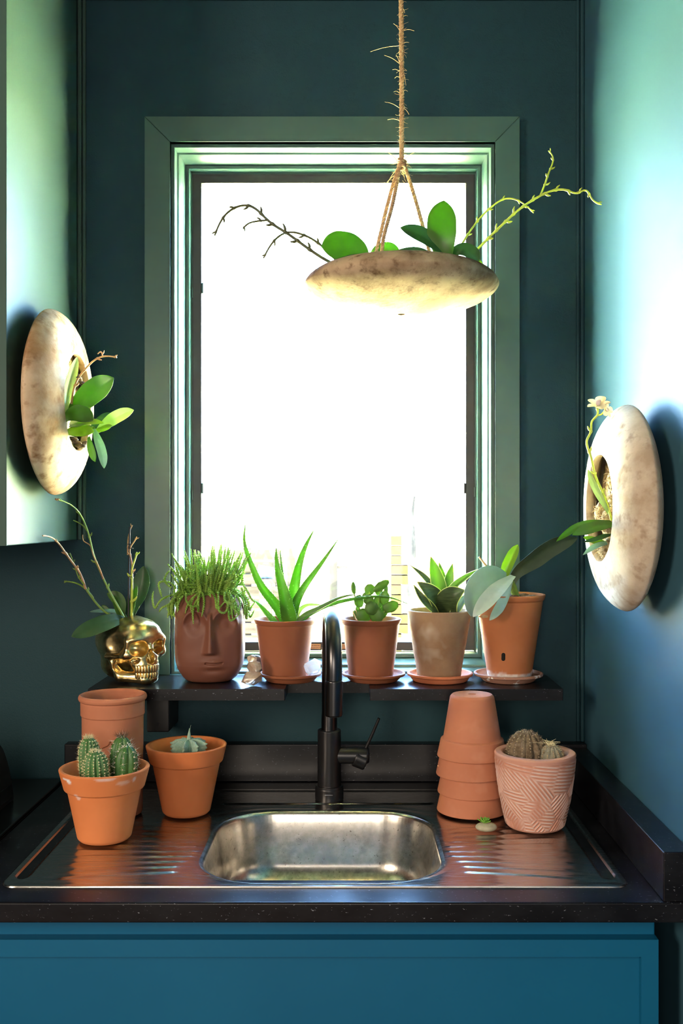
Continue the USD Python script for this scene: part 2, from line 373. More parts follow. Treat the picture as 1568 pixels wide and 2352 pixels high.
rope_jute = M('jute_rope', (.36, .22, .10), (.60, .41, .21), 220.0, rough=.9, bump=(400.0, .6, .001))
jute_fibre = M('jute_fibre', (.62, .47, .27), (.74, .60, .38), 90.0, rough=.8, trans=((.7, .5, .25), .3))
quartz = M('milky_quartz', (.86, .85, .86), rough=.16, extra={"transmission_weight": .45, "ior": 1.5, "subsurface_weight": .3, "subsurface_scale": .01, "subsurface_radius": (1., 1., 1.)}, bump=(60.0, .4, .003))
smoky = M('smoky_quartz', (.58, .42, .28), (.74, .60, .46), 60.0, rough=.22, extra={"transmission_weight": .35, "ior": 1.5}, bump=(70.0, .5, .003))
dark_stone = M('dark_stone', (.035, .035, .040), (.10, .09, .085), 50.0, rough=.28)
pebble_stone = M('pebble_stone', (.36, .33, .22), (.46, .42, .30), 90.0, rough=.75, bump=(220.0, .3, .0006))
succulent = leafmat('succulent_green', (.22, .50, .06), (.30, .60, .10), (.4, .75, .06), .3, .4)
sticker_paper = M('sticker_paper', (.50, .30, .18), rough=.6)
sticker_ink = M('sticker_ink', (.05, .015, .008), rough=.6)
stove_black = M('stove_black_enamel', (.020, .022, .024), (.026, .028, .030), 30.0, rough=.36)
hob_glass = M('hob_black_glass', (.012, .014, .015), rough=.22)
dark_gap = M('screw_metal', (.05, .05, .055), rough=.4, metal=.8)
glass = usdkit.material(stage, '/World/Looks/window_glass', {"t": ("transparent_bsdf", {"color": (.96, .97, .97)}), "g": ("glossy_bsdf", {"color": (.9, .9, .9), "roughness": .02}), "f": ("fresnel", {"IOR": 1.45}),
    "k": ("math", {"math_type": "multiply", "value2": .6}), "m": ("mix_closure", {})}, [("f.fac", "k.value1"), ("k.value", "m.fac"), ("t.BSDF", "m.closure1"), ("g.BSDF", "m.closure2")], surface="m.closure")
grass = M('yard_grass', (.36, .38, .20), (.46, .47, .27), 1.2, 6.0, spec=0.0, rough=.95)
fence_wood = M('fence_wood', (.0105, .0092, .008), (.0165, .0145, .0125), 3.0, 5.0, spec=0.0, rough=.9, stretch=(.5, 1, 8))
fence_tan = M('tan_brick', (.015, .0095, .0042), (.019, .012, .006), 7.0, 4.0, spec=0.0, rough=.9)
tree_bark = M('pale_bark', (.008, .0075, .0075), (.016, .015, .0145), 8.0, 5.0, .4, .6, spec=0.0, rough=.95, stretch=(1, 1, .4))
blue_plastic = M('blue_plastic', (.010, .018, .032), rough=.9, spec=0.0)
# ------------------------------------------------------------------ the room
YW, XR, ZC, CT = 2.05, .477, 2.505, .900            # window wall, right wall, ceiling, worktop height
OXL, OXR, OZB, OZT = -.371, .292, 1.116, 2.204      # opening inside the casing
single('wall_back', join([box(-2.2, OXL, YW, YW + .14, 0, ZC + .05), box(OXR, XR, YW, YW + .14, 0, ZC + .05), box(OXL, OXR, YW, YW + .14, 0, OZB - .022), box(OXL, OXR, YW, YW + .14, OZT, ZC + .05)]), wall_paint, kind='structure', smooth=False)
single('wall_right', box(XR, XR + .12, -2.6, YW + .14, 0, ZC + .05), lit_satin_paint, kind='structure', smooth=False)
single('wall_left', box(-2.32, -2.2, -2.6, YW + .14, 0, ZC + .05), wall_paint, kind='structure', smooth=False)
single('wall_rear', box(-2.32, XR + .12, -2.72, -2.6, 0, ZC + .05), wall_paint, kind='structure', smooth=False)
single('ceiling', box(-2.32, XR + .12, -2.72, YW + .14, ZC + .05, ZC + .15), ceiling_paint, kind='structure', smooth=False)
single('floor', box(-2.32, XR + .12, -2.72, YW + .14, -.1, 0), floor_wood, kind='structure', smooth=False)
# cornice and corner beads
single('trim_1', join([box(-2.2, XR, YW - .035, YW, ZC - .004, ZC + .05, .004), box(XR - .035, XR, -2.6, YW - .035, ZC - .004, ZC + .05, .004)]), wall_paint, kind='structure')
single('trim_2', join([box(XR - .0085, XR, YW - .010, YW, CT + .077, ZC - .004, .003), box(XR - .016, XR - .0095, YW - .006, YW, CT + .077, ZC - .004, .002)]), wall_paint, kind='structure')
single('trim_3', join([box(-.563, -.5545, YW - .010, YW, 1.391, ZC - .004, .003), box(-.5535, -.5465, YW - .006, YW, 1.391, ZC - .004, .002)]), upper_paint, kind='structure')

# flat casing around the window: three mitred boards
def mitre(a, b, c, d, y0, y1, r=.0008):
    q = [np.array(p) for p in (a, b, c, d)]; ctr = sum(q) / 4
    pts = []
    for p in q:
        s = p - (p - ctr) / np.linalg.norm(p - ctr) * r * 1.5
        pts += [(p[0], y1, p[1]), (p[0], y0 + r, p[1]), (s[0], y0, s[1])]
    return trimesh.convex.convex_hull(np.array(pts))
case = Thing('trim_4', None, None, (0, YW, 0), kind='structure')
cl, cr, ctop = -.4225, .3417, 2.255
g = .0004
case.part('casing_board', mitre((cl, OZB), (OXL, OZB), (OXL, OZT - g), (cl, ctop - g), 2.030, YW), trim_paint)
case.part('casing_board', mitre((cr, OZB), (OXR, OZB), (OXR, OZT - g), (cr, ctop - g), 2.030, YW), trim_paint)
case.part('casing_board', mitre((cl, ctop), (OXL, OZT), (OXR, OZT), (cr, ctop), 2.030, YW), trim_paint)

def nested(rects):
    """rects: (offset from the casing's inner edge, bottom z, y); joins consecutive rectangles."""
    V = []
    for o, zb, y in rects: V += [(OXL + o, y, zb), (OXR - o, y, zb), (OXR - o, y, OZT - o), (OXL + o, y, OZT - o)]
    F = []
    for k in range(len(rects) - 1):
        for i in range(4):
            a, b = 4 * k + i, 4 * k + (i + 1) % 4; F += [(a, b, b + 4), (a, b + 4, a + 4)]
    return np.array(V), np.array(F)
win = Thing('window_1', None, None, (0, YW, 0), kind='structure')
cove = [(.0082 + .0085 * math.sin(t * PI / 2) ** 1.0, 1.1295 + .009 * t, 2.074 + .046 * (1 - math.cos(t * PI / 2))) for t in np.linspace(0, 1, 7)]
win.part('jamb', nested([(0, 1.116, 2.030), (0, 1.117, 2.0445), (.0012, 1.1175, 2.0455), (.0058, 1.121, 2.0455), (.0068, 1.1215, 2.0465), (.0070, 1.126, 2.073), (.0082, 1.1295, 2.074)] + cove + [(.0165, 1.1395, 2.119), (.0185, 1.1405, 2.118), (.0243, 1.1465, 2.118), (.0253, 1.1475, 2.119), (.0262, 1.149, 2.142), (.030, 1.150, 2.142), (.030, 1.1, 2.19), (-.02, 1.09, 2.19), (-.02, 1.09, 2.051)]), trim_paint, smooth=20)
win.part('sash_frame', nested([(.0285, 1.1515, 2.160), (.0285, 1.1515, 2.1415), (.0295, 1.1530, 2.1400), (.0465, 1.1683, 2.1400), (.0475, 1.1695, 2.1410), (.0480, 1.1697, 2.158)]), window_black, smooth=20)
win.part('outer_frame', nested([(.040, 1.160, 2.166), (.0480, 1.172, 2.166), (.0490, 1.173, 2.172), (.0505, 1.1735, 2.172), (.0515, 1.1740, 2.186), (.04, 1.16, 2.186)]), M('outer_frame_white', (.62, .58, .52), rough=.5), smooth=20, label='pale outer frame of the window behind the black sash')
win.part('pane', box(OXL + .044, OXR - .044, 2.159, 2.163, 1.166, OZT - .044), glass, smooth=False)
for x, z in ((OXL + .0262, 1.92), (OXL + .0262, 1.486), (OXR - .0262, 1.92), (OXR - .0262, 1.492), (OXL + .0478, 1.93), (OXL + .0478, 1.50), (OXR - .0478, 1.93), (OXR - .0478, 1.50)):
    s = 1 if x < 0 else -1
    win.part('frame_clip', box(min(x, x + s * .004), max(x, x + s * .004), 2.137, 2.147, z - .011, z + .011, .001), trim_paint if abs(x) > .28 and abs(x - OXR) > .03 or abs(x - OXL) < .03 and x < 0 or abs(x - OXR) < .03 else window_black)
# warning sticker on the bottom rail, with a barcode block beside it
sx0 = P(712, 0, 2.14)[0]
st = win.part('warning_sticker', box(sx0, sx0 + .0225, 2.1394, 2.1401, 1.1552, 1.1655), sticker_paper, smooth=False)
def text_on(s, x, z, h, y, bold=True):
    t = meshkit.text_mesh(s, h, .0002, bold); v = np.array(t.vertices); return np.stack([v[:, 0] + x, y - v[:, 2], v[:, 1] + z], 1), t.faces
win.part('lettering', join([text_on('WARNING', sx0 + .0032, 1.1612, .0026, 2.1394), text_on('ADVERTENCIA', sx0 + .0020, 1.1572, .0020, 2.1394)]), sticker_ink, parent=st, smooth=False)
s2 = win.part('warning_sticker', box(sx0 + .064, sx0 + .088, 2.1394, 2.1401, 1.1552, 1.1655), sticker_paper, smooth=False)
win.part('lettering', join([box(sx0 + .0655 + .0004 * 0, sx0 + .0865 - .003 * (i % 3), 2.1390, 2.1394, 1.1568 + .0022 * i, 1.1575 + .0022 * i) for i in range(4)]), sticker_ink, parent=s2, smooth=False)

# ------------------------------------------------------------------ yard beyond the window
single('yard', box(-300, 300, 2.25, 600, -.55, -.4), grass, kind='structure', smooth=False)
single('unseen_eave', box(-6, 6, 2.2, 2.75, 2.62, 2.75), wall_paint, kind='structure', smooth=False)  # eave out of view, cuts off the high sky above the window
rng = random.Random(5)
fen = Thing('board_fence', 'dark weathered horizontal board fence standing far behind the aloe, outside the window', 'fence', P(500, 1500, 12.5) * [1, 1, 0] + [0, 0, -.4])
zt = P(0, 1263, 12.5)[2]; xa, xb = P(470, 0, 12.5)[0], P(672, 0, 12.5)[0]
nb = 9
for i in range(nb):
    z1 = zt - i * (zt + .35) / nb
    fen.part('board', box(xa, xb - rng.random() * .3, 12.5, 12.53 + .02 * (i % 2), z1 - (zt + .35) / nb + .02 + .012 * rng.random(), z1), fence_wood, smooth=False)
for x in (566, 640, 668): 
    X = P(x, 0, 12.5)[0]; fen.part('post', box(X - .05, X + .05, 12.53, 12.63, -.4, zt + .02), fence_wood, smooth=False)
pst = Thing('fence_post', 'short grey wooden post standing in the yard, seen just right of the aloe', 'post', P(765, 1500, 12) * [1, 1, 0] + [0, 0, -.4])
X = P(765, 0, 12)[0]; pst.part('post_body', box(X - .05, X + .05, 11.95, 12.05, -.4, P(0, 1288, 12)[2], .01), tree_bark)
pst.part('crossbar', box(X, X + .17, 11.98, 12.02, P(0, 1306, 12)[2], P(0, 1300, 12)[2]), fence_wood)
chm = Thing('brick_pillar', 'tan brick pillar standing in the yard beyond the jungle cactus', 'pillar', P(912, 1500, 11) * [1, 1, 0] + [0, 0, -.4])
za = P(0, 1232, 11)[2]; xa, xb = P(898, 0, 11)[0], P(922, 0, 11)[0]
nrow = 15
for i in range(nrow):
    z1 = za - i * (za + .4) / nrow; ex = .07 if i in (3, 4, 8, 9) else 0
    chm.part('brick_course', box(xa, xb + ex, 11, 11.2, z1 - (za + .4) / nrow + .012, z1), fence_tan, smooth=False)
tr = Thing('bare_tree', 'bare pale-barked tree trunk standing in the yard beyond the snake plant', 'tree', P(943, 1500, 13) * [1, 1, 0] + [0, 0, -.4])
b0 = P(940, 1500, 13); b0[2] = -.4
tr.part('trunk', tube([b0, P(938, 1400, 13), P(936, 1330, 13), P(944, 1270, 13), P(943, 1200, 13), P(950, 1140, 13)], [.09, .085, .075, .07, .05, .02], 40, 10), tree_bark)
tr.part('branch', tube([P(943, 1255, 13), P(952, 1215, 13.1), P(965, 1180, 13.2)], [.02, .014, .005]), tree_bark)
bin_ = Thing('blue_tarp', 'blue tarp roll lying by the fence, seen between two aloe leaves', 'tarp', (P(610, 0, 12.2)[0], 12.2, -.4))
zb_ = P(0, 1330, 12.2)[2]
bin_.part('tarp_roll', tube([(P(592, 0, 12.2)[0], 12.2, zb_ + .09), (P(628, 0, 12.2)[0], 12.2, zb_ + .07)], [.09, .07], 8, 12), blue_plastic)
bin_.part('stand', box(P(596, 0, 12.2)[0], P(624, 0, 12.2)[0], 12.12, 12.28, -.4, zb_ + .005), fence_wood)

# ------------------------------------------------------------------ fitted furniture
# upper cabinet on the left: only its end panel and a sliver of its front show
uc = Thing('upper_cabinet', 'grey-green painted wall cabinet in the upper left, its end panel beside the window', 'cabinet', (-.86, 1.84, 1.391))
uc.part('body', box(-1.16, -.5655, 1.6255, YW - .0005, 1.391, ZC, .002), upper_paint)
uc.part('end_panel', box(-.5655, -.563, 1.6256, YW - .012, 1.393, ZC - .004), upper_paint)
uc.part('stile', box(-.600, -.5624, 1.622, 1.6254, 1.391, ZC - .004, .0008), upper_paint)
dr = uc.part('door', join([box(-1.158, -.602, 1.604, 1.6245, 1.393, ZC - .006, .002)]), upper_paint)
# black range to the left of the worktop
rg = Thing('kitchen_range', 'black range cooker at the left edge of the picture, left of the worktop', 'cooker', (-.89, 1.72, 0))
rg.part('body', box(-1.19, -.592, 1.41, 2.03, 0, .896, .004), stove_black)
rg.part('hob_top', box(-1.19, -.590, 1.39, 2.035, .8965, .9035, .003), hob_glass)
bx = Thing('black_appliance', 'rounded black casing standing on the range at the left edge of the picture', 'appliance', (-.80, 1.72, .9038))
prof = fillet([(1.60, .9040), (1.60, 1.02), (1.64, 1.052), (1.74, 1.052), (1.822, 1.022), (1.866, .962), (1.886, .9040), (1.60, .9040)], [0, .02, .03, .04, .03, .03, .006, 0], 5)[:-1]
tri = trimesh.creation.extrude_polygon(__import__('shapely').Polygon(prof), .30)
v = np.array(tri.vertices); v = np.stack([-.94 + v[:, 2], v[:, 0], v[:, 1]], 1)
bx.part('casing', trimesh.Trimesh(v, tri.faces[:, ::-1]), stove_black, smooth=30)
bx.part('side_panel', box(-.6402, -.6388, 1.72, 1.868, .912, .938, .0006), hob_glass)

# base cabinet
bc = Thing('base_cabinet', 'blue painted base cabinet with a framed door below the sink', 'cabinet', (-.06, 1.73, 0))
bc.part('carcass', join([box(-.586, -.568, 1.4425, 2.045, .10, .8708), box(.418, .436, 1.4425, 2.045, .10, .8708), box(-.568, .418, 1.4425, 2.03, .10, .118), box(-.568, .418, 2.03, 2.045, .10, .8708)]), cabinet_paint, smooth=False)
bc.part('face_frame', join([box(-.586, .436, 1.434, 1.4425, .79, .8708, .002), box(.40, .436, 1.434, 1.4425, .10, .79, .002), box(-.586, -.53, 1.434, 1.4425, .10, .79, .002), box(-.53, .40, 1.434, 1.4425, .10, .16)]), cabinet_paint, smooth=False)
bc.part('plinth', box(-.586, .425, 1.50, 2.04, 0, .0995), stove_black, smooth=False)
dx0, dx1, dz0, dz1 = -.560, .4355, .13, .8375
rw = .0245
dm = bc.part('door', box(dx0 + rw, dx1 - rw, 1.4265, 1.4332, dz0 + rw, dz1 - rw), cabinet_paint, smooth=False)
for z0, z1 in ((dz1 - rw, dz1), (dz0, dz0 + rw)): bc.part('door_rail', box(dx0, dx1, 1.415, 1.4338, z0, z1), cabinet_paint, parent=dm, smooth=False)
for x0, x1 in ((dx1 - rw, dx1), (dx0, dx0 + rw)): bc.part('door_stile', box(x0, x1, 1.415, 1.4338, dz0 + rw, dz1 - rw), cabinet_paint, parent=dm, smooth=False)

# worktop with a cut-out for the sink and two upstands
wt = Thing('worktop', 'black speckled laminate worktop with upstands around the steel sink', 'worktop', (-.05, 1.70, .871))
slab = m3.Manifold(m3.Mesh(np.array(box(-.586, XR, 1.390, YW - .0005, .871, CT, .003).vertices, np.float32), np.array(box(-.586, XR, 1.390, YW - .0005, .871, CT, .003).faces, np.uint32)))
slab = slab - m3.Manifold.cube((.86, .46, .2)).translate((-.485, 1.475, .8))
wt.part('slab', slab, laminate, smooth=30)
wt.part('upstand', box(-.584, XR, 2.022, YW - .0005, CT + .0003, .977, .002), laminate)
wt.part('upstand', box(.435, XR - .0005, 1.391, 2.0215, CT + .0003, .970, .002), laminate)

# shelf with a notch behind the tap
import shapely
SZ = 1.116
out = [(-.495, 1.867), (-.1257, 1.867), (-.1257, 1.948), (.0335, 1.948), (.0335, 1.867), (.396, 1.867), (.396, 2.0295), (-.495, 2.0295)]
pl = shapely.Polygon(out).buffer(-.0015).buffer(.0015)
ex = trimesh.creation.extrude_polygon(pl, .0215)
ex.apply_translation((0, 0, SZ - .0217))
sh = Thing('window_shelf', 'black laminate shelf below the window, notched behind the tap', 'shelf', (-.05, 1.95, SZ - .0217))
sh.part('board', ex, laminate, smooth=20)
for x0, x1 in ((-.401, -.357), (.20, .244)):
    b = sh.part('bracket', box(x0, x1, 1.945, YW - .0005, 1.018, SZ - .0222, .003), window_black)
    sh.part('screw', trimesh.creation.cylinder(.0032, .002, transform=trimesh.transformations.rotation_matrix(PI / 2, (1, 0, 0), None) if False else np.array([[1, 0, 0, (x0 + x1) / 2], [0, 0, 1, 1.9445], [0, -1, 0, 1.034], [0, 0, 0, 1]], float)), dark_gap, parent=b)

# ------------------------------------------------------------------ the sink
def rrect(cx, cy, hx, hy, r, n):
    """n points along a rounded rectangle, starting at the right, counter-clockwise, evenly by length."""
    pts = []
    for sx, sy, a0 in ((1, 1, 0), (-1, 1, 90), (-1, -1, 180), (1, -1, 270)):
        for a in np.linspace(a0, a0 + 90, 24): pts.append((cx + sx * (hx - r) + r * math.cos(math.radians(a)), cy + sy * (hy - r) + r * math.sin(math.radians(a))))
    pts = np.array(pts + [pts[0]]); s = np.concatenate([[0], np.cumsum(np.linalg.norm(np.diff(pts, axis=0), axis=1))])
    t = np.linspace(0, s[-1], n, endpoint=False)
    return np.stack([np.interp(t, s, pts[:, 0]), np.interp(t, s, pts[:, 1])], 1)
SXL, SXR, SY0, SY1 = -.5135, .405, 1.4445, 1.962
BX, BY, BHX, BHY, BR = -.047, 1.645, .193, .182, .105
ns = 720
def bowl_ring(off, z, shrink_r=True):
    return rrect(BX, BY, BHX - off, BHY - off, max(BR - off * .8, .03), ns), z
def ang_order(p): return p
rings, zs = [], []
sb = []   # bowl, from the middle of the floor out to the rim
for k, s in enumerate(np.linspace(.02, 1, 16)):      # floor with a gentle fall to the waste
    e = rrect(BX, BY, (BHX - .060) * s, (BHY - .060) * s, max((BR - .045) * s, .004), ns); sb.append((e, CT - .128 + .004 * s * s))
for a in np.linspace(0, 88, 12)[1:]:
    a = math.radians(a); o = .060 - .042 * math.sin(a); sb.append((rrect(BX, BY, BHX - o, BHY - o, BR - o * .7, ns), CT - .124 + .042 * (1 - math.cos(a))))
for z, o in ((-.060, .0155), (-.04, .013), (-.02, .0105), (-.010, .0085)): sb.append((rrect(BX, BY, BHX - o, BHY - o, BR - o * .7, ns), CT + z))
for a in np.linspace(0, 90, 7): 
    a = math.radians(a); o = .008 - .008 * (1 - math.cos(a)); sb.append((rrect(BX, BY, BHX - o, BHY - o, BR - o * .7, ns), CT - .0082 + .0085 * math.sin(a)))
V = np.array([np.column_stack([e, np.full(ns, z)]) for e, z in sb]).reshape(-1, 3)
sink = Thing('kitchen_sink', 'inset stainless steel sink with one bowl and a ribbed drainer on each side', 'sink', (BX, BY, CT))
sink.part('bowl', (np.vstack([V, [[BX, BY, CT - .128]]]), np.vstack([grid_faces(len(sb), ns), np.stack([np.full(ns, len(V)), np.arange(ns), (np.arange(ns) + 1) % ns], 1)])), bowl_steel, smooth=True)
# the plate runs from the bowl's rim out to the folded edge; drainer ribs are pressed into it
inner = rrect(BX, BY, BHX, BHY, BR, ns); outer = rrect((SXL + SXR) / 2, (SY0 + SY1) / 2, (SXR - SXL) / 2, (SY1 - SY0) / 2, .022, ns)
ti = np.unwrap(np.arctan2((inner - [BX, BY])[:, 1] / BHY, (inner - [BX, BY])[:, 0] / BHX)); 
def resample(curve, ang_c, ang_t):
    a = np.unwrap(ang_c); a = a - a[0]; c = np.vstack([curve, curve[0]]); a = np.append(a, 2 * PI)
    return np.stack([np.interp(ang_t, a, c[:, 0]), np.interp(ang_t, a, c[:, 1])], 1)
oc = np.array([BX, BY]); od = outer - oc
# pair points so that the sides of the plate get even rows
corners_o = [0]
L = np.linspace(0, 1, ns, endpoint=False)
ao = np.unwrap(np.arctan2(od[:, 1], od[:, 0])); ai = np.unwrap(np.arctan2(inner[:, 1] - BY, inner[:, 0] - BX))
ao0 = np.concatenate([ao - 0, [ao[0] + 2 * PI]]); 
ang = ai
outp = np.stack([np.interp(ang, np.concatenate([ao - 2 * PI, ao, ao + 2 * PI]), np.tile(outer[:, k], 3)) for k in (0, 1)], 1)
mixw = .35
outp2 = outp.copy()
S = np.concatenate([np.linspace(0, .12, 14), np.linspace(.12, .96, 120)[1:], np.linspace(.96, 1, 10)[1:]])
XY = inner[None] * (1 - S[:, None, None]) + outp2[None] * S[:, None, None]
x, y = XY[..., 0], XY[..., 1]
def sstep(a, b, t): t = np.clip((t - a) / (b - a), 0, 1); return t * t * (3 - 2 * t)
def drainer(x, y):
    h = np.zeros_like(x)
    for side in (-1, 1):
        xe = SXL + .055 if side < 0 else SXR - .050           # outer limit of the ribs
        xi = BX - BHX - .012 if side < 0 else BX + BHX + .012
        u = (x - xi) / (xe - xi)                              # 0 at the bowl, 1 at the outer end
        fan = 1.16 - .30 * np.clip(u, 0, 1)
        k = (y - 1.60) / .0265 * fan + .55 * np.clip(u, 0, 1) * side * 0
        band = sstep(-.02, .06, u + .05 * np.cos(np.round(k) * .9)) * (1 - sstep(.86, .98, u + .05 * (np.round(k) % 2)))
        rows = sstep(-4.6, -4.2, k) * (1 - sstep(4.7, 5.1, k))
        rib = np.exp(-((k - np.round(k)) / .21) ** 2)
        h += .0017 * rib * band * rows
        xc = SXL + .021 if side < 0 else SXR - .022           # long pressed channel along the outer edge
        d = np.hypot(x - xc, np.maximum(np.abs(y - 1.705) - .215, 0))
        h -= .0030 * (1 - sstep(.006, .012, d))
    d = np.hypot(np.maximum(np.abs(x + .045) - .19, 0), y - 1.866)  # groove in front of the tap
    h += .0022 * (1 - sstep(.003, .008, d))
    return h
edge = np.minimum.reduce([x - SXL, SXR - x, y - SY0, SY1 - y])
z = CT + .0025 + drainer(x, y) * sstep(.0, .06, np.repeat(S[:, None], ns, 1) * 1.0) + .0008 * (1 - sstep(.0, .03, edge)) * 0
z = z - .0020 * sstep(.02, .10, np.repeat(S[:, None], ns, 1)) * sstep(.008, .02, edge) * 0.6
dist = np.hypot(x - inner[None, :, 0], y - inner[None, :, 1]); lim = np.minimum(.034, np.hypot(*(outp2 - inner).T) * .75)[None]
z = z - .0022 * (1 - np.clip(dist / lim, 0, 1)) ** 1.5
z = np.where(S[:, None] >= 1, CT + .0003, z)
V = np.stack([x, y, z], -1).reshape(-1, 3)
sink.part('drainer_plate', (V, grid_faces(len(S), ns)[:, ::-1]), steel, smooth=True)
sink.part('waste', lathe(fillet([(.0, .0012), (.030, .0012), (.036, .003), (.040, .0015), (.040, -.002), (0, -.002)], .001, 2), (BX, BY + .02, CT - .1275), 48), steel, smooth=30)

# ------------------------------------------------------------------ the tap
fx, fy = P(756, 0, 1.893)[0], 1.893
tp = Thing('kitchen_tap', 'tall matte black gooseneck tap with a side lever behind the sink', 'tap', (fx, fy, CT + .0024))
tp.part('base_ring', lathe(fillet([(0, 0), (.027, 0), (.027, .021), (.0262, .0225), (.0262, .027), (.0225, .027)], .0012, 3), (fx, fy, CT + .0024), 64), faucet_black)
tp.part('body', lathe(fillet([(.0225, .026), (.0222, .028), (.0222, .131), (.0205, .1325), (0, .1325)], .0015, 3), (fx, fy, CT + .0024), 64), faucet_black)
tp.part('base_mark', box(fx - .008, fx + .007, fy - .0272, fy - .0262, CT + .0165, CT + .0175), steel)
ztop, rad, fo = 1.175, .0865, .012
arc = [(fx, fy, CT + .13), (fx, fy, CT + .155)] + [(fx, fy, z) for z in np.linspace(CT + .17, ztop, 5)]
for a in np.linspace(0, 180, 25)[1:]:
    a = math.radians(a); arc.append((fx + fo * (1 - math.cos(a)) / 2, fy - rad * (1 - math.cos(a)), ztop + rad * math.sin(a)))
arc.append((fx + fo, fy - 2 * rad, ztop - .012))
arc.append((fx + fo, fy - 2 * rad, ztop - .0185))
ra = np.full(len(arc), .0142); ra[:2] = .0152
tp.part('spout', tube(arc, ra, sides=40, straight=True), lit_gunmetal, smooth=40)
xe, ye, ze = fx + fo, fy - 2 * rad, ztop - .0185
tp.part('spray_head', lathe(fillet([(.010, -.062), (.0140, -.062), (.0152, -.060), (.0152, -.002), (.0142, 0), (0, 0)], .0008, 2), (xe, ye, ze), 48), lit_gunmetal)
tp.part('nozzle', lathe([(0, -.063), (.0105, -.063), (.0105, -.0615)], (xe, ye, ze), 32), dark_gap)
zv = P(0, 1735, 1.893)[2]
v, f = lathe(fillet([(0, 0), (.0155, 0), (.0155, .060), (.013, .064), (0, .064)], .002, 4), n=48)
tp.part('valve', (v @ roty(PI / 2).T + [fx + .012, fy, zv], f), faucet_black)
knob = P(826, 1740, 1.893)
v, f = lathe(fillet([(0, -.010), (.0168, -.010), (.0178, -.008), (.0178, .012), (.0165, .014), (0, .014)], .001, 3), n=48)
kn = tp.part('lever_cap', (v @ roty(PI / 2 + .38).T + knob + [0, 0, -.002], f), faucet_black)
tp.part('lever', tube([P(830, 1738, 1.893), P(838, 1722, 1.893), P(870, 1650, 1.885)], [.0032, .0030, .0026], 12, 14), faucet_black, parent=kn)
# ------------------------------------------------------------------ pots
def pot_profile(rt, rb, h, wall=.0055, band=None, lip=None, hole=0.0, bead=None, thick_top=None):
    """Outer and inner outline of a flower pot: (r, z) from the underside out, up, over the rim and down inside."""
    rout = lambda z: rb + (rt - rb) * z / h
    o = [(max(hole, 0.0), 0.0), (rb - .004, 0), (rb, .004)]; rr = [0, .001, .003]
    if band:                                          # a tall collar standing proud of the body
        zb = h - band[0]; o += [(rout(zb) - band[1], zb - .0015), (rout(zb), zb + .0006)]; rr += [.0012, .002]
    if lip:                                           # a rounded roll at the top
        zb = h - lip[0]; o += [(rout(zb) - lip[1], zb - .0035), (rout(zb) - lip[1], zb), (rout(zb) - .0002, zb + .0025), (rout(h), h - .0035)]; rr += [.002, .001, .002, .003]
    o += [(rt, h - .0004)]; rr += [.0026]
    wt_ = thick_top or wall
    o += [(rt - wt_, h)]; rr += [.0026]
    zi = h - (thick_top or 0) * .9 - .012
    o += [(rout(zi) - wt_ - (lip[1] if lip else 0) - (band[1] if band else 0) * .6, zi)]; rr += [.003]
    o += [(rb - wall + .0015, .010), (rb - wall - .004, .0065), (max(hole, 0.0), .0065)]; rr += [.004, .003, 0]
    p = fillet(o, rr, 4)
    return p

def pot_mesh(c, *a, n=112, disp=None, step=None, **k):
    p = pot_profile(*a, **k)
    if step: p = densify(p, step)
    if k.get('hole', 0) > 0: return lathe(p, c, n, disp, closed=True)
    return lathe(p, c, n, disp)

def wob(c, amp, seed, freq=28.0):
    return lambda th, r, z: amp * (meshkit.noise(np.stack([np.cos(th) * r * freq + 7, np.sin(th) * r * freq + 3, z * freq], -1), seed) - .5)

def soil_mesh(c, r, z, seed=0, dome=.004, n=48):
    rr = np.linspace(0, 1, 12); th = np.arange(n) * 2 * PI / n
    R, TH = np.meshgrid(rr * r, th, indexing='ij'); x, y = R * np.cos(TH), R * np.sin(TH)
    q = np.stack([x * 130 + 5, y * 130 + 9, np.full_like(x, seed * 3.1)], -1)
    h = z + dome * (1 - (R / r) ** 2) + .0075 * (meshkit.fbm(q, 3, seed) - .5) * (R < r * .97)
    top = np.stack([x + c[0], y + c[1], h + c[2]], -1).reshape(-1, 3)
    bot = np.array([[c[0] + r * .96 * math.cos(t), c[1] + r * .96 * math.sin(t), c[2] + z - .02] for t in th])
    v = np.vstack([top, bot, [[c[0], c[1], c[2] + z - .02]]]); f = list(grid_faces(len(rr), n)); b = (len(rr) - 1) * n; k = len(top); m = len(v) - 1
    for j in range(n):
        j2 = (j + 1) % n; f += [(b + j, k + j, k + j2), (b + j, k + j2, b + j2), (k + j, m, k + j2)]
    return v, np.array(f)[:, ::-1]

def chips(c, r, z, n, seed, size=.008, flat=.4):
    g_ = random.Random(seed); out = []
    for _ in range(n):
        a, q = g_.random() * 2 * PI, r * math.sqrt(g_.random())
        s = size * (.5 + g_.random())
        b = trimesh.creation.icosphere(1); v = b.vertices * [s, s * .6, s * flat] * (.75 + .5 * meshkit.noise(b.vertices * 3 + g_.random() * 40, seed))[:, None]
        v = v @ rotx(g_.gauss(0, .6)).T @ rotz(g_.random() * 6).T
        out.append((v + [c[0] + q * math.cos(a), c[1] + q * math.sin(a), c[2] + z + g_.random() * size * .6], b.faces))
    return join(out)

def saucer_profile(r, rb, h=.017, wall=.005):
    return fillet([(0, 0), (rb - .003, 0), (rb, .002), (rb + (r - rb) * .55, h * .62), (r - .0006, h * .66), (r, h - .001), (r - wall, h), (r - wall - .002, h * .7), (rb - .003, .0058), (0, .0055)], [0, .001, .002, .0025, .0015, .0015, .002, .003, .004, 0], 4)

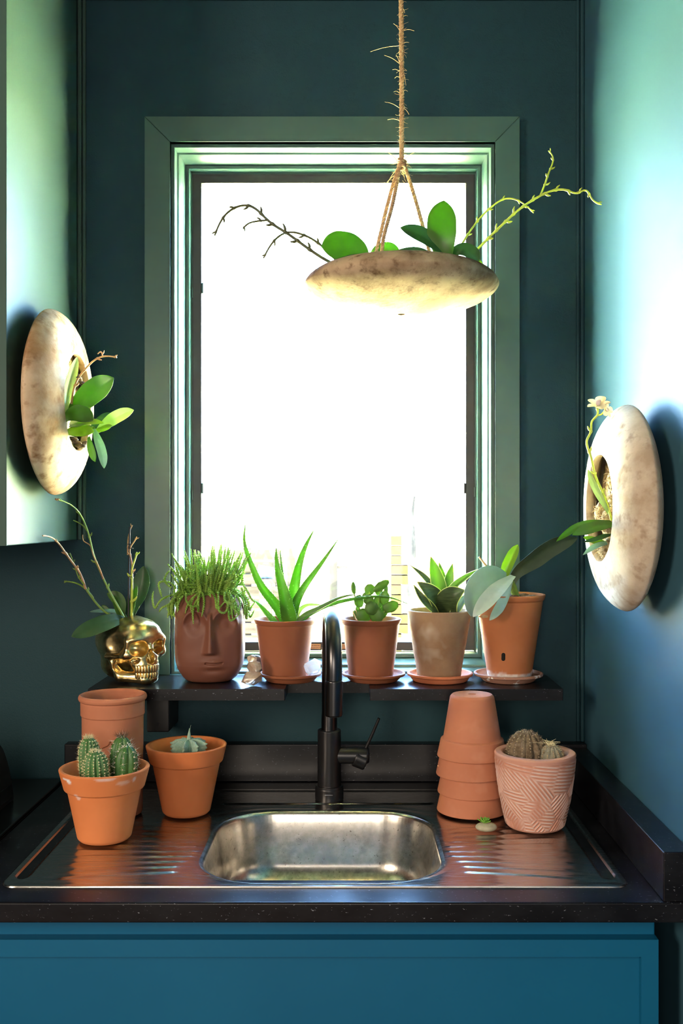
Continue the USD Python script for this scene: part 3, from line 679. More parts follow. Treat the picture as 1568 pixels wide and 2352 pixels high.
SD = 1.962
def saucer(px, r, rb, mat, label, group=None):
    x = P(px, 0, SD)[0]
    t = Thing('plant_saucer', label, 'saucer', (x, SD, SZ + .0003), group)
    t.part('dish', lathe(saucer_profile(r, rb), (x, SD, SZ + .0003), 112), mat)
    return t
sa = saucer(667, .0610, .0480, terracotta_dark, 'matte brown clay saucer under the aloe pot, with a clear crystal on its rim')
sbx = saucer(858, .0625, .0480, terracotta_dark, 'matte brown clay saucer under the jungle cactus pot, right of the tap')
sc = saucer(1010, .0650, .0545, terracotta_red, 'bright orange clay saucer under the snake plant pot')
sd_ = saucer(1167, .0680, .0510, saucer_crust, 'brown saucer with a white crusted rim under the tall orchid pot at the shelf end')
PZ = SZ + .0003 + .0059

# ---- aloe
ax = P(654, 0, SD)[0]; ac = (ax, SD, PZ)
al = Thing('potted_aloe', 'aloe with long toothed upright leaves in a smooth brown pot left of the tap', 'potted plant', ac)
al.part('pot', pot_mesh(ac, .0608, .0430, .1165, lip=(.011, .0022)), terracotta_dark)
al.part('soil', soil_mesh(ac, .0515, .098, 1), soil)
def aloe_leaf(pts, wpx, mat=aloe_green, d=1.962, face=(0, -1, .15), fold=.3, curl=.25, **k):
    c = pxs(pts, d)
    v, f = blade(c, wpx * d / FPX, face, 'aloe', fold=fold, curl=curl, thick=.0052, n=34, m=8, **k)
    return v, f
def teeth_for(pts, wpx, d, face=(0, -1, .15), n=34, fold=.3):
    c = spline(pxs(pts, d), n); T = np.gradient(c, axis=0); T /= np.linalg.norm(T, axis=1, keepdims=True)
    w = wpx * d / FPX / 2 * PchipInterpolator(*SHAPES['aloe'])(np.linspace(0, 1, n)); S_ = np.cross(T, np.array(face, float)); S_ /= np.linalg.norm(S_, axis=1, keepdims=True)
    out = []
    for i in range(3, n - 1):
        for s in (-1, 1):
            b = c[i] + S_[i] * s * w[i] * .96 + np.array([0, -.0006, 0]); tip = b + S_[i] * s * .0016 + T[i] * .0010
            e = T[i] * .0009; z_ = np.array(face) * .0006
            out.append((np.array([b - e, b + e, b + z_, tip]), np.array([[0, 1, 3], [1, 2, 3], [2, 0, 3], [0, 2, 1]])))
    return join(out)
ALOE = [([(658, 1432, 1.955), (633.5, 1389.5, 1.95), (605, 1354, 1.95), (577, 1296, 1.955), (561, 1242, 1.96), (564, 1200, 1.965)], 25, aloe_green, 0),
        ([(667, 1434, 1.935), (657, 1384, 1.928), (645, 1335, 1.93), (635.5, 1294, 1.935), (634.5, 1259, 1.94)], 36, aloe_green, 0),
        ([(664, 1430, 1.99), (655, 1370, 1.995), (649, 1324, 1.995), (645.5, 1290, 1.995), (643, 1261, 1.995)], 14, aloe_green, 0),
        ([(668, 1432, 1.975), (674, 1369, 1.98), (684, 1311, 1.985), (702, 1254, 1.99), (722, 1215, 1.992)], 33, aloe_green, 0),
        ([(671, 1432, 1.955), (678.5, 1389, 1.955), (695, 1354, 1.955), (727, 1309, 1.955), (755, 1270, 1.958), (778, 1236, 1.96)], 22, aloe_green, 0),
        ([(684, 1430, 1.93), (704, 1413, 1.92), (727, 1401, 1.91), (764, 1381, 1.89), (800, 1368, 1.88), (822, 1366, 1.875)], 15, aloe_dark, 1),
        ([(686, 1430, 1.95), (722, 1406, 1.945), (764, 1388, 1.94), (830, 1374, 1.94), (890, 1372, 1.945), (936, 1387, 1.95)], 13, aloe_green, 1),
        ([(676, 1430, 1.965), (686, 1406, 1.97), (700, 1393, 1.975), (722, 1389, 1.98), (744, 1391, 1.985)], 15, leaf_pale, 1),
        ([(634, 1432, 1.97), (622, 1419, 1.97), (603, 1397, 1.975), (590, 1384, 1.99), (580, 1376, 2.0)], 14, aloe_green, 0)]
for pts, w, mat, arch in ALOE:
    lf = al.part('leaf', aloe_leaf(pts, w, mat, face=(0, -1, .15) if not arch else (0, -.75, .66)), mat, label='dark arching aloe leaf' if mat is aloe_dark else ('pale aloe leaf' if mat is leaf_pale else None))
    if not arch: al.part('leaf_teeth', teeth_for(pts, w, 1.955), leaf_pale, parent=lf, smooth=False)

# ---- jungle cactus
bx_ = P(851.5, 0, SD)[0]; bcn = (bx_, SD, PZ)
jc = Thing('potted_jungle_cactus', 'low bushy cactus of flat scalloped pads in a smooth brown pot right of the tap', 'potted plant', bcn)
jc.part('pot', pot_mesh(bcn, .0597, .0435, .1170, lip=(.011, .0022)), terracotta_dark)
jc.part('soil', soil_mesh(bcn, .0505, .098, 2), soil)
def pad(px, py, d, w, h, tilt, yaw, seed):
    nu, nv = 24, 7; th = np.arange(nu) * 2 * PI / nu
    r = 1 + .07 * np.abs(np.sin(th * 4 + seed)) - .04; ring = []
    for s in np.linspace(0, 1, nv)[1:]:
        ring.append(np.stack([np.cos(th) * s * w / 2 * r, np.full(nu, 0.0), np.sin(th) * s * h / 2 * r], 1))
    V, F = [], []; t = .0030
    for sgn in (-1, 1):
        b = len(V); V.append([0, sgn * t, 0]); 
        for k, R in enumerate(ring):
            q = R.copy(); q[:, 1] = sgn * t * math.sqrt(max(0, 1 - ((k + 1) / (nv - 1)) ** 2.2)); V += q.tolist()
        for j in range(nu):
            j2 = (j + 1) % nu; a = [(b, b + 1 + j, b + 1 + j2)]
            for k in range(nv - 2):
                o = b + 1 + k * nu; a += [(o + j, o + nu + j, o + nu + j2), (o + j, o + nu + j2, o + j2)]
            F += a if sgn < 0 else [x[::-1] for x in a]
    v = np.array(V) * [1, 1, 1]; v[:, 1] += .25 * v[:, 0] ** 2 / w
    v = v @ roty(tilt).T @ rotz(yaw).T
    return v + P(px, py, d), np.array(F)
PADS = [(835, 1414, 1.945, 36, 34, .2, .2), (864, 1413, 1.94, 34, 36, -.1, -.3), (853, 1397, 1.935, 32, 32, .5, .1), (825, 1381, 1.955, 26, 30, -.2, .5), (846, 1377, 1.95, 24, 26, .4, -.2),
        (849, 1354, 1.965, 25, 26, .2, .1), (812, 1351, 1.965, 14, 30, -.15, .7), (875, 1346, 1.94, 20, 44, 1.0, .2), (871, 1352, 1.975, 20, 34, .25, .3), (882, 1373, 1.955, 26, 32, .2, -.4), (896, 1394, 1.95, 40, 26, -.35, .1),
        (868, 1384, 1.96, 26, 30, 0, .4), (842, 1364, 1.972, 24, 12, -.5, .2), (822, 1402, 1.965, 14, 34, -.1, .9), (816, 1412, 1.95, 12, 22, -.3, .3), (879, 1404, 1.97, 24, 34, .3, -.5), (886, 1357, 1.98, 12, 30, .12, .6)]
for i, (px, py, d, w, h, ti_, ya) in enumerate(PADS):
    jc.part('pad', pad(px, py, d, w * d / FPX, h * d / FPX, ti_, ya, i), cactus_green)
jc.part('stem', join([tube(pxs(q), [.0022, .0015], 12, 6) for q in ([(838, 1432, 1.95), (826, 1400, 1.955), (812, 1362, 1.965)], [(862, 1432, 1.945), (868, 1390, 1.955), (874, 1352, 1.965)], [(858, 1430, 1.95), (850, 1390, 1.95), (848, 1356, 1.965)], [(872, 1425, 1.95), (884, 1402, 1.95), (895, 1394, 1.95)])]), stem_green)
jc.part('dry_stem', join([tube(pxs(q, 1.945), [.0014, .0006], 10, 5) for q in ([(818, 1424), (812, 1408), (806, 1398)], [(820, 1420), (817, 1402), (811, 1390)])]), stem_brown)

# ---- snake plant
cx_ = P(1008, 0, SD)[0]; ccn = (cx_, SD, PZ)
sp = Thing('potted_snake_plant', 'dwarf snake plant rosette with banded yellow-edged leaves in a weathered straight-sided pot', 'potted plant', ccn)
sp.part('pot', pot_mesh(ccn, .0640, .0425, .1340, wall=.007, disp=wob(ccn, .0016, 4, 60.0), step=.006), terracotta_old)
sp.part('soil', soil_mesh(ccn, .0525, .118, 3), bark)
SNAKE = [([(1013, 1416, 1.975), (1011, 1370, 1.97), (1003, 1330, 1.97), (989, 1279, 1.975)], 36, snake_green, .35, (0, -1, .1)),
         ([(1018, 1416, 1.99), (1018, 1360, 1.99), (1014, 1322, 1.992), (1008, 1292, 1.995)], 22, snake_green, .35, (0, -1, .1)),
         ([(1022, 1416, 1.975), (1026, 1365, 1.975), (1031, 1328, 1.978), (1039, 1295, 1.98)], 27, snake_green, .4, (0, -1, .1)),
         ([(1024, 1412, 1.955), (1036, 1358, 1.95), (1061, 1334, 1.95), (1098, 1308, 1.955)], 20, snake_green, .5, (-.35, -.8, .5)),
         ([(1004, 1412, 1.975), (992, 1352, 1.97), (971, 1324, 1.97), (945, 1301, 1.975)], 18, snake_dark, .5, (.3, -.8, .4)),
         ([(1006, 1414, 1.96), (1001, 1385, 1.935), (984, 1358, 1.915), (958, 1337, 1.915)], 44, snake_dark, .3, (.25, -1, .35)),
         ([(1024, 1416, 1.962), (1028, 1391, 1.935), (1042, 1368, 1.918), (1067, 1356, 1.912)], 62, snake_dark, .3, (-.2, -1, .3)),
         ([(1034, 1420, 1.945), (1047, 1402, 1.93), (1060, 1384, 1.925), (1071, 1363, 1.93)], 22, leaf_blue, .4, (-.4, -1, .3)),
         ([(1004, 1420, 1.94), (990, 1399, 1.915), (969, 1377, 1.905), (950, 1344, 1.91)], 24, snake_dark, .5, (.4, -.9, .4)),
         ([(996, 1414, 1.965), (986, 1384, 1.96), (979, 1366, 1.96), (974, 1351, 1.96)], 9, snake_dark, .4, (0, -1, .2))]
for pts, w, mat, fo_, face in SNAKE:
    d = pts[1][2]; c = pxs(pts)
    lf = sp.part('leaf', blade(c, w * d / FPX, face, 'sword', fold=fo_, curl=.15, thick=.0028, n=30, m=8), mat)
    n_ = 30; cc = spline(c, n_); T = np.gradient(cc, axis=0); T /= np.linalg.norm(T, axis=1, keepdims=True)
    ww = w * d / FPX / 2 * PchipInterpolator(*SHAPES['sword'])(np.linspace(0, 1, n_)); S_ = np.cross(T, np.array(face, float)); S_ /= np.linalg.norm(S_, axis=1, keepdims=True); N_ = np.cross(S_, T)
    au1 = math.sqrt(1.02) - math.sqrt(.02)
    edges = [cc + S_ * (s * ww * math.cos(fo_))[:, None] + N_ * ((au1 * math.sin(fo_) + .15) * ww)[:, None] for s in (-1, 1)]
    sp.part('leaf_margin', join([tube(e, .0009, sides=5, straight=True) for e in edges]), snake_edge, parent=lf)
    sp.part('leaf_tip', tube([cc[-2], cc[-1], cc[-1] + T[-1] * .006], [.0008, .0004], 6, 5), stem_brown, parent=lf)

# ---- tall orchid pot
dx_ = P(1169.5, 0, SD)[0]; dcn = (dx_, SD, PZ)
po = Thing('potted_orchid', 'orchid with broad grey-green leaves in a tall slotted clay pot, right on the shelf', 'potted plant', dcn)
def salt(v):
    z = v[:, 2] - dcn[2]; n_ = meshkit.fbm(np.stack([v[:, 0] * 38, v[:, 1] * 38, z * 20], -1), 4, 3); h = .012 + .022 * (n_ - .35)
    q = meshkit.fbm(v * 190, 3, 8)
    return np.column_stack([np.clip((h - z) / .0022, 0, 1) * np.clip(.35 + 1.6 * (q - .3), 0, 1) * (z < .05), np.zeros(len(v))])
pv, pf = pot_mesh(dcn, .0700, .0430, .1650, lip=(.013, .0032), n=160, step=.004)
po.part('pot', (pv, pf), terracotta_salt, smooth=35, uv=salt)
sl = P(1155.5, 1504, SD - .047)
slot = trimesh.creation.capsule(height=.0085, radius=.0037); slot.apply_scale([1, .22, 1]); slot.apply_transform(np.array([[1, 0, 0, sl[0]], [0, math.cos(.118), -math.sin(.118), SD - .0472], [0, math.sin(.118), math.cos(.118), sl[2] - .004], [0, 0, 0, 1]]))
po.part('drain_slot', slot, M('slot_dark', (.006, .004, .003), rough=.95))
po.part('bark', join([soil_mesh(dcn, .0575, .146, 5, .012), chips(dcn, .050, .153, 46, 5, .010)]), bark)
ORCH = [([(1163, 1328, 1.94), (1130, 1322, 1.91), (1094, 1350, 1.885), (1082, 1416, 1.878)], 58, leaf_blue, (.45, -1, .05), .22),
        ([(1178, 1324, 1.93), (1152, 1346, 1.895), (1118, 1382, 1.862), (1086, 1417, 1.855)], 44, leaf_blue_b, (-.45, -1, .45), .42),
        ([(1174, 1336, 1.93), (1160, 1368, 1.90), (1146, 1398, 1.885), (1124, 1425, 1.88)], 26, leaf_blue, (-.5, -.8, .1), .3),
        ([(1168, 1345, 1.94), (1161, 1328, 1.94), (1171, 1288, 1.94), (1189, 1251, 1.945)], 30, leaf_lime, (-.3, -1, .1), .55),
        ([(1172, 1345, 1.94), (1180, 1322, 1.94), (1222, 1284, 1.935), (1268, 1252, 1.93), (1326, 1236, 1.925)], 52, leaf_shade, (.15, -.75, -.45), .3)]
for i, (pts, w, mat, face, fo_) in enumerate(ORCH):
    po.part('leaf', blade(pxs(pts), w * pts[1][2] / FPX, face, 'orchid', fold=fo_, curl=-.12 if i < 3 else .1, thick=.0022, n=34, m=10), mat, label=('young upright lime leaf', 'long dark leaf reaching right')[i - 3] if i > 2 else None)
po.part('stem', tube(pxs([(1186, 1378, 1.96), (1180, 1356, 1.95), (1172, 1338, 1.94)]), [.007, .008], 12, 10), stem_green)
po.part('dry_stalk', tube(pxs([(1150, 1366, 1.965), (1138, 1335, 1.96), (1122, 1308, 1.955), (1099, 1279, 1.95)]), [.0026, .0032, .0016], 14, 8), stem_brown)
po.part('dry_sheath', blade(pxs([(1120, 1416, 1.885), (1108, 1416, 1.88), (1097, 1416, 1.88)]), .006, (0, -1, .4), 'sword', thick=.001), stem_brown)

# ------------------------------------------------------------------ pots on the drainer
CZ = CT + .0050
def on_sink(px, d): return np.array([P(px, 0, d)[0], d, CZ])
# front left, two cacti
k1 = on_sink(240, 1.655)
p1 = Thing('potted_cacti', 'two cactus clumps in a paint-splashed terracotta pot at the front left of the drainer', 'potted plant', k1)
def splash(v):
    r = v - k1; th = np.arctan2(r[:, 1], r[:, 0]); z = r[:, 2]
    def blob(a, zz, wa, wz, s): return np.clip(1.6 - 1.6 * (((th - a) / wa) ** 2 + ((z - zz) / wz) ** 2) + 1.1 * (meshkit.fbm(np.stack([th * 9 + s, z * 260, z * 0], -1), 3, s) - .5), 0, 1)
    w = blob(-2.22, .1085, .085, .0045, 1) + blob(-2.36, .1105, .12, .0022, 2) + .45 * blob(-2.08, .083, .10, .006, 3) + .55 * blob(-1.30, .1150, .28, .0022, 4) + .5 * blob(-.62, .1085, .06, .005, 5) + .3 * blob(-.9, .106, .2, .004, 6)
    return np.column_stack([np.clip(w, 0, 1) * (np.hypot(r[:, 0], r[:, 1]) > .045), np.zeros(len(v))])
pv, pf = pot_mesh(k1, .0742, .0440, .1190, wall=.0068, band=(.0345, .0052), n=160, step=.003)
p1.part('pot', (pv, pf), terracotta_paint, smooth=35, uv=splash)
p1.part('soil', soil_mesh(k1, .0520, .080, 6), soil)
def ribbed(c, rad, h, ribs, depth, seed=0, lean=(0, 0), top=.62, n=None, pw=1.0):
    n = n or ribs * 10; z = np.concatenate([np.linspace(0, h * top, 22), h * top + h * (1 - top) * np.sin(np.linspace(0, PI / 2, 14)[1:])])
    pr = np.where(z < h * top, 1.0 - .10 * (1 - z / (h * top)) ** 2, np.sqrt(np.maximum(0, 1 - ((z - h * top) / (h * (1 - top) + 1e-9)) ** 2)))
    pr = np.maximum(pr, .002)
    th = np.arange(n) * 2 * PI / n
    R, TH = np.meshgrid(pr, th, indexing='ij'); Z = np.repeat(z[:, None], n, 1)
    rib = np.abs(np.cos(TH * ribs / 2 + seed)) ** pw
    rr = rad * R * (1 - depth + depth * rib)
    v = np.stack([rr * np.cos(TH) + c[0] + lean[0] * Z, rr * np.sin(TH) + c[1] + lean[1] * Z, Z + c[2]], -1).reshape(-1, 3)
    pos = lambda t, zz: (np.array([c[0] + lean[0] * zz, c[1] + lean[1] * zz, c[2] + zz]), rad * np.interp(zz, z, pr), t)
    angs = [(2 * PI * k - 2 * seed) / ribs for k in range(ribs)]
    return (v, grid_faces(len(z), n)), pos, angs
def spines(pos, angs, zs_, k, length, rad, seed, up=.3, spread=.7):
    g_ = random.Random(seed); A, S_ = [], []
    for a in angs:
        for zz in zs_:
            zz2 = zz + g_.uniform(-.0008, .0008); o, r, t = pos(a, zz2); d = np.array([math.cos(a), math.sin(a), 0]); b = o + d * r
            A.append(ell(b, (.0011, .0011, .0013), 1))
            for _ in range(k):
                dv = d + np.array([g_.gauss(0, spread), g_.gauss(0, spread), up + g_.gauss(0, spread)]); dv /= np.linalg.norm(dv); L_ = length * g_.uniform(.5, 1.2)
                s = np.cross(dv, [.3, .5, .8]); s /= np.linalg.norm(s); q = np.cross(dv, s)
                S_.append((np.array([b + s * rad, b - s * rad * .5 + q * rad * .87, b - s * rad * .5 - q * rad * .87, b + dv * L_]), np.array([[0, 1, 3], [1, 2, 3], [2, 0, 3], [0, 2, 1]])))
    return join(A), join(S_)
def cactus_stem(t, c, rad, h, ribs, depth, mat, sm, k, L_, seed, lean=(0, 0), nz=13, up=.3, topspine=None, pw=1.0):
    m, pos, angs = ribbed(c, rad, h, ribs, depth, seed * .37, lean, pw=pw)
    q = t.part('cactus_column', m, mat, smooth=60)
    A, S_ = spines(pos, angs, np.linspace(h * .08, h * .985, nz), k, L_, .00028, seed, up)
    t.part('areoles', A, areole, parent=q, kind='stuff', smooth=True); t.part('spines', S_, sm, parent=q, kind='stuff', smooth=False)
    if topspine:
        A, S_ = spines(pos, np.linspace(0, 6, 18), [h * .975, h * .992], 4, topspine[1], .00028, seed + 50, 1.2, .5); t.part('crown_spines', S_, topspine[0], parent=q, kind='stuff', smooth=False)
zs0 = k1[2] + .076
def at1(px, d): return np.array([P(px, 0, d)[0], d, zs0])
cactus_stem(p1, at1(223, 1.640), .0205, .073, 14, .17, column_green, spine_pale, 5, .0050, 3, (-.04, 0), 15, topspine=(spine_pale, .006))
cactus_stem(p1, at1(210, 1.672), .0185, .088, 13, .17, column_green, spine_pale, 5, .0050, 4, (-.06, .02), 16, topspine=(spine_pale, .008))
cactus_stem(p1, at1(287, 1.660), .0190, .077, 6, .30, column_dark, spine_white, 5, .0105, 5, (.05, 0), 9, pw=.8)
cactus_stem(p1, at1(274, 1.690), .0195, .086, 7, .30, column_dark, spine_white, 5, .0105, 6, (.05, 0), 10, topspine=(spine_brown, .013), pw=.8)

# star cactus
k2 = on_sink(428, 1.800)
p2_ = Thing('potted_star_cactus', 'small pale star cactus sunk in an orange terracotta pot left of the sink bowl', 'potted plant', k2)
p2_.part('pot', pot_mesh(k2, .0728, .0430, .1235, wall=.0065, band=(.031, .0048), n=128), terracotta_rust)
p2_.part('soil', soil_mesh(k2, .0535, .095, 7), soil)
sc_ = k2 + [.006, -.012, .098]
z = np.concatenate([np.linspace(0, .022, 10), .022 + .014 * np.sin(np.linspace(0, PI / 2, 14)[1:])]); pr = np.where(z < .022, .92 + .08 * z / .022, np.maximum(.06, np.sqrt(np.maximum(0, 1 - ((z - .022) / .014) ** 2)) ** .75))
nth = 8 * 14; th = np.arange(nth) * 2 * PI / nth; R, TH = np.meshgrid(pr, th, indexing='ij'); Z = np.repeat(z[:, None], nth, 1)
rib = np.abs(np.cos(TH * 4 + .5)) ** 2.6; rr = .0335 * R * (.40 + .60 * rib) * (1 + .07 * rib * np.cos(Z * 900 + R * 9)); Zs = Z + .004 * rib * R
q = p2_.part('cactus_body', (np.stack([rr * np.cos(TH) + sc_[0], rr * np.sin(TH) + sc_[1], Zs + sc_[2]], -1).reshape(-1, 3), grid_faces(len(z), nth)), star_green, smooth=50)
p2_.part('crown_spike', join([tube([sc_ + [0, 0, .034], sc_ + [0.001, 0, .046], sc_ + [.0015, 0, .056]], [.0042, .0028, .0006], 8, 8), tube([sc_ + [0.002, 0, .052], sc_ + [.004, 0, .062]], [.0005, .0002], 4, 4)]), star_green, parent=q)

# tall pot behind
k3 = on_sink(259, 1.800)
p3_ = Thing('tall_plant_pot', 'tall cylindrical terracotta pot with an embossed emblem, standing behind the two cacti', 'plant pot', k3)
prof = np.array([.955, 1.018]) * fillet([(0, 0), (.054, 0), (.0555, .004), (.0572, .173), (.0592, .1745), (.0596, .196), (.0590, .1985), (.0620, .200), (.0640, .2045), (.0620, .2095), (.0585, .2105), (.0560, .207), (.0535, .190), (.0500, .010), (.046, .0065), (0, .0065)], [0, .001, .003, .0012, .002, .002, .0006, .003, .004, .004, .002, .004, .01, .004, .003, 0], 4)
p3_.part('pot', lathe(prof, k3, 128), terracotta)
def on_cyl(pts, r, c, a0, rad):
    out_ = []
    for s, zz in pts: a = a0 + s / r; out_.append((c[0] + (r + .0002) * math.cos(a), c[1] + (r + .0002) * math.sin(a), c[2] + zz))
    return tube(out_, rad, sides=6, straight=True)
em = [(-.030, .128), (-.018, .1265), (-.009, .130), (-.0015, .136), (0, .140), (.0015, .136), (.009, .130), (.018, .1265), (.030, .128)]
a0 = -PI / 2 + .15
emb = p3_.part('emblem', join([on_cyl(spline([(x, z, 0) for x, z in em], 40)[:, :2], .0541, k3, a0, .0010), on_cyl([(-.030, .128), (-.030, .10), (-.022, .085), (0, .070), (.022, .085), (.030, .10), (.030, .128)], .0538, k3, a0, .0009)]
    + [on_cyl([(x + .006 * math.cos(t), .106 + .009 * math.sin(t)) for t in np.linspace(0, 2 * PI, 16)], .0537, k3, a0, .0005) for x in (-.013, 0, .013)]), terracotta_dark, label='embossed shield emblem')

# stack of four upturned pots
k4 = on_sink(1083, 1.814)
prs = pot_profile(.0638, .0400, .1130, wall=.006, band=(.0330, .0045), hole=.0075)
labs = ['upturned terracotta pot at the very bottom of the stack of four', 'upturned terracotta pot second from the bottom of the stack of four', 'upturned terracotta pot third from the bottom of the stack, just under the topmost', 'topmost upturned terracotta pot of the stack, its drain hole showing']
def flip(v): return v * [1, -1, -1]
first = Thing('stacked_pot', labs[0], 'plant pot', k4, 'stack of upturned pots right of the sink')
v, f = lathe(prs, (0, 0, 0), 112, closed=True)
first.part('pot', (flip(v) + [k4[0], k4[1], k4[2] + .1130], f), terracotta)
for i in range(1, 4): copy_thing(first, k4 + [(.0012, -.0015, .0006)[i - 1], (.001, -.001, 0)[i - 1], .0327 * i], labs[i])

# textured pot with a dead cactus
k5 = on_sink(1228, 1.722)
p5 = Thing('potted_dead_cactus', 'two dried brown cactus balls in a thick hatched pink pot on the drainer', 'potted plant', k5)
tp_ = fillet([(0, 0), (.046, 0), (.0500, .004), (.0600, .045), (.0665, .090), (.0690, .120), (.0700, .1255), (.0680, .1285), (.0560, .1285), (.0535, .122), (.048, .020), (.042, .010), (0, .010)], [0, .002, .006, .02, .02, .004, .003, .003, .003, .004, .006, .004, 0], 5)
tp_ = densify(tp_, .0011)
rs_ = np.random.default_rng(11); ncell = 46
cells = np.column_stack([rs_.uniform(-PI, PI, ncell) * .062, rs_.uniform(.0, .125, ncell), rs_.choice([0.05, .12, .75, 2.35, 2.2, .9, 1.2], ncell)])
def hatch(th, r, z):
    u = (np.mod(th + PI, 2 * PI) - PI) * .062; best = np.full(u.shape, 9.0); h = np.zeros(u.shape); sec = np.full(u.shape, 9.0)
    for cu, cz, a in cells:
        du = u - cu; du = (du + PI * .062) % (2 * PI * .062) - PI * .062; dz = z - cz; dd = np.hypot(du * .85, dz)
        m = dd < best; sec = np.where(m, best, np.minimum(sec, dd)); best = np.where(m, dd, best)
        s = np.cos((du * math.sin(a) + dz * math.cos(a)) / .0058 * 2 * PI + cu * 50); h = np.where(m, s, h)
    return h * np.clip((sec - best) / .004, .15, 1)
onout = lambda r, z: (z > .004) & (z < .119) & (r > .0465 + z * .13)
hd = lambda th, r, z: np.where(onout(r, z), .0009 * hatch(th, r, z), 0)
v, f = lathe(tp_, k5, 420, hd)
def chalk(v):
    r_ = np.hypot(v[:, 0] - k5[0], v[:, 1] - k5[1]); th_ = np.arctan2(v[:, 1] - k5[1], v[:, 0] - k5[0]); z_ = v[:, 2] - k5[2]
    ws = np.where(onout(r_, z_), np.clip(.30 + .5 * hatch(th_, r_, z_), 0, 1) * np.clip(2.6 * meshkit.fbm(np.stack([th_ * 3, z_ * 26, r_ * 0], -1), 3, 5) - .55, 0, 1), .10)
    return np.column_stack([ws, ws * 0])
p5.part('pot', (v, f), terracotta_pink, smooth=50, uv=chalk)
p5.part('soil', soil_mesh(k5, .0520, .108, 9), soil)
def ball(t, c, rad, h, ribs, mat, seed, sm, L_):
    m, pos, angs = ribbed(c, rad, h, ribs, .12, seed, top=.35)
    vv = np.array(m[0]); vv += (meshkit.fbm(vv * 160, 3, seed)[:, None] - .5) * .006 * (vv - np.array(c)) / rad
    q = t.part('cactus_ball', (vv, m[1]), mat, smooth=60)
    A, S_ = spines(pos, angs, np.linspace(h * .1, h * .98, 13), 6, L_, .00035, seed, .1, .9)
    t.part('areoles', A, M(f'dry_wool_{seed}', (.40, .31, .20), rough=.95), parent=q, kind='stuff', smooth=True); t.part('spines', S_, sm, parent=q, kind='stuff', smooth=False)
dp = lambda px, d, zz: np.array([P(px, 0, d)[0], d, k5[2] + zz])
ball(p5, dp(1209, 1.728, .100), .0355, .063, 15, dead_brown, 21, M('dry_spine', (.27, .20, .13), rough=.9), .0052)
ball(p5, dp(1266, 1.702, .108), .0205, .036, 12, dead_grey, 22, M('dry_spine_pale', (.42, .34, .20), rough=.9), .0055)
tuft = random.Random(3)
c_ = dp(1262, 1.700, .142)
p5.part('dry_crown', join([tube([c_, c_ + [tuft.gauss(0, .004), tuft.gauss(0, .004), .004], c_ + [tuft.gauss(0, .008), tuft.gauss(0, .006), tuft.uniform(.004, .012)]], [.0006, .0002], 5, 4) for _ in range(26)]), spine_pale, kind='stuff')

# pebble with a tiny rosette
pc = P(1117, 0, 1.690); pc[2] = CT + .0047
pb = Thing('pebble', 'flat beige pebble lying on the drainer in front of the stacked pots', 'stone', pc)
v, f = ell((0, 0, 0), (.0183, .0140, .0078), 4); v = v * (1 + .10 * (meshkit.noise(v * 60, 3) - .5))[:, None]; v[:, 2] += .003 * np.clip(-v[:, 0] / .018, -1, 1) * 0
pb.part('stone', (v + pc + [0, 0, .0078], f), pebble_stone, smooth=True)
ro = pc + [-.0040, -.004, .0146]
su = Thing('succulent_rosette', 'tiny bright green succulent rosette sitting on the pebble on the drainer', 'succulent', ro)
g_ = random.Random(8)
for i in range(19):
    a = i * 2.4; el = 1.40 - i * .052; L_ = .0075 + .00042 * i
    dv = np.array([math.cos(a) * math.cos(el), math.sin(a) * math.cos(el), math.sin(el)])
    up = np.array([-math.cos(a) * math.sin(el), -math.sin(a) * math.sin(el), math.cos(el)])
    su.part('leaf', blade([ro + [0, 0, .001], ro + dv * L_ * .6 + up * .0003, ro + dv * L_ + up * .0008], .0054, up, 'petal', fold=.3, thick=.0018, n=9, m=4), succulent)

# crystals and stones on the shelf
def crystal(c, size, seed, n=16, sq=(1, .8, .75)):
    r_ = np.random.default_rng(seed); p_ = r_.normal(size=(n, 3)); p_ /= np.linalg.norm(p_, axis=1, keepdims=True); p_ *= r_.uniform(.8, 1.05, (n, 1))
    h_ = trimesh.convex.convex_hull(p_ * np.array(sq) * size); h_.apply_translation(-np.array([0, 0, h_.bounds[0, 2]])); h_.apply_translation(c); return h_
def spot(px, d): q = P(px, 0, d); q[2] = SZ + .0004; return q
b0_ = spot(580, 1.900)
t = Thing('smoky_crystal', 'lower lump of the brown crystal pair standing beside the face pot', 'crystal', b0_)
h_ = crystal(b0_, .0255, 31, 26, (1, .72, .60)); t.part('crystal_body', h_, smoky, smooth=False); ztp = h_.bounds[1, 2]
hb = b0_ + [.0035, 0, 0]; hb[2] = ztp - .0015
t = Thing('smoky_crystal', 'upper brown crystal balanced on another, between the face pot and the aloe', 'crystal', hb)
h2 = trimesh.util.concatenate([crystal(hb, .0175, 33, 22, (1.1, .8, .78)), crystal(hb + [-.004, .001, .013], .0125, 36, 18, (.9, .8, 1.0))]); t.part('crystal_body', h2, smoky, smooth=False)
qz = P(719, 0, 1.925); qz[2] = SZ + .0165
t = Thing('quartz_crystal', 'clear white quartz crystal on the saucer rim beside the tap', 'crystal', qz)
v_ = []
for s_, r0 in ((-.015, .0125), (.008, .0145)):
    for k in range(6): v_.append([s_, r0 * math.cos(k * PI / 3 + .2), r0 * math.sin(k * PI / 3 + .2)])
v_ += [[.019, .002, .003], [-.018, 0, -.002]]
h_ = trimesh.convex.convex_hull(np.array(v_) @ rotx(.3).T @ roty(-.35).T @ rotz(.4).T * .98); h_.apply_translation([0, 0, -h_.bounds[0, 2]]); h_.apply_translation(qz)
t.part('crystal_body', h_, quartz, smooth=False)
ds = spot(588, 2.012)
t = Thing('dark_stone', 'rounded dark stone behind the crystals, left of the aloe pot', 'stone', ds)
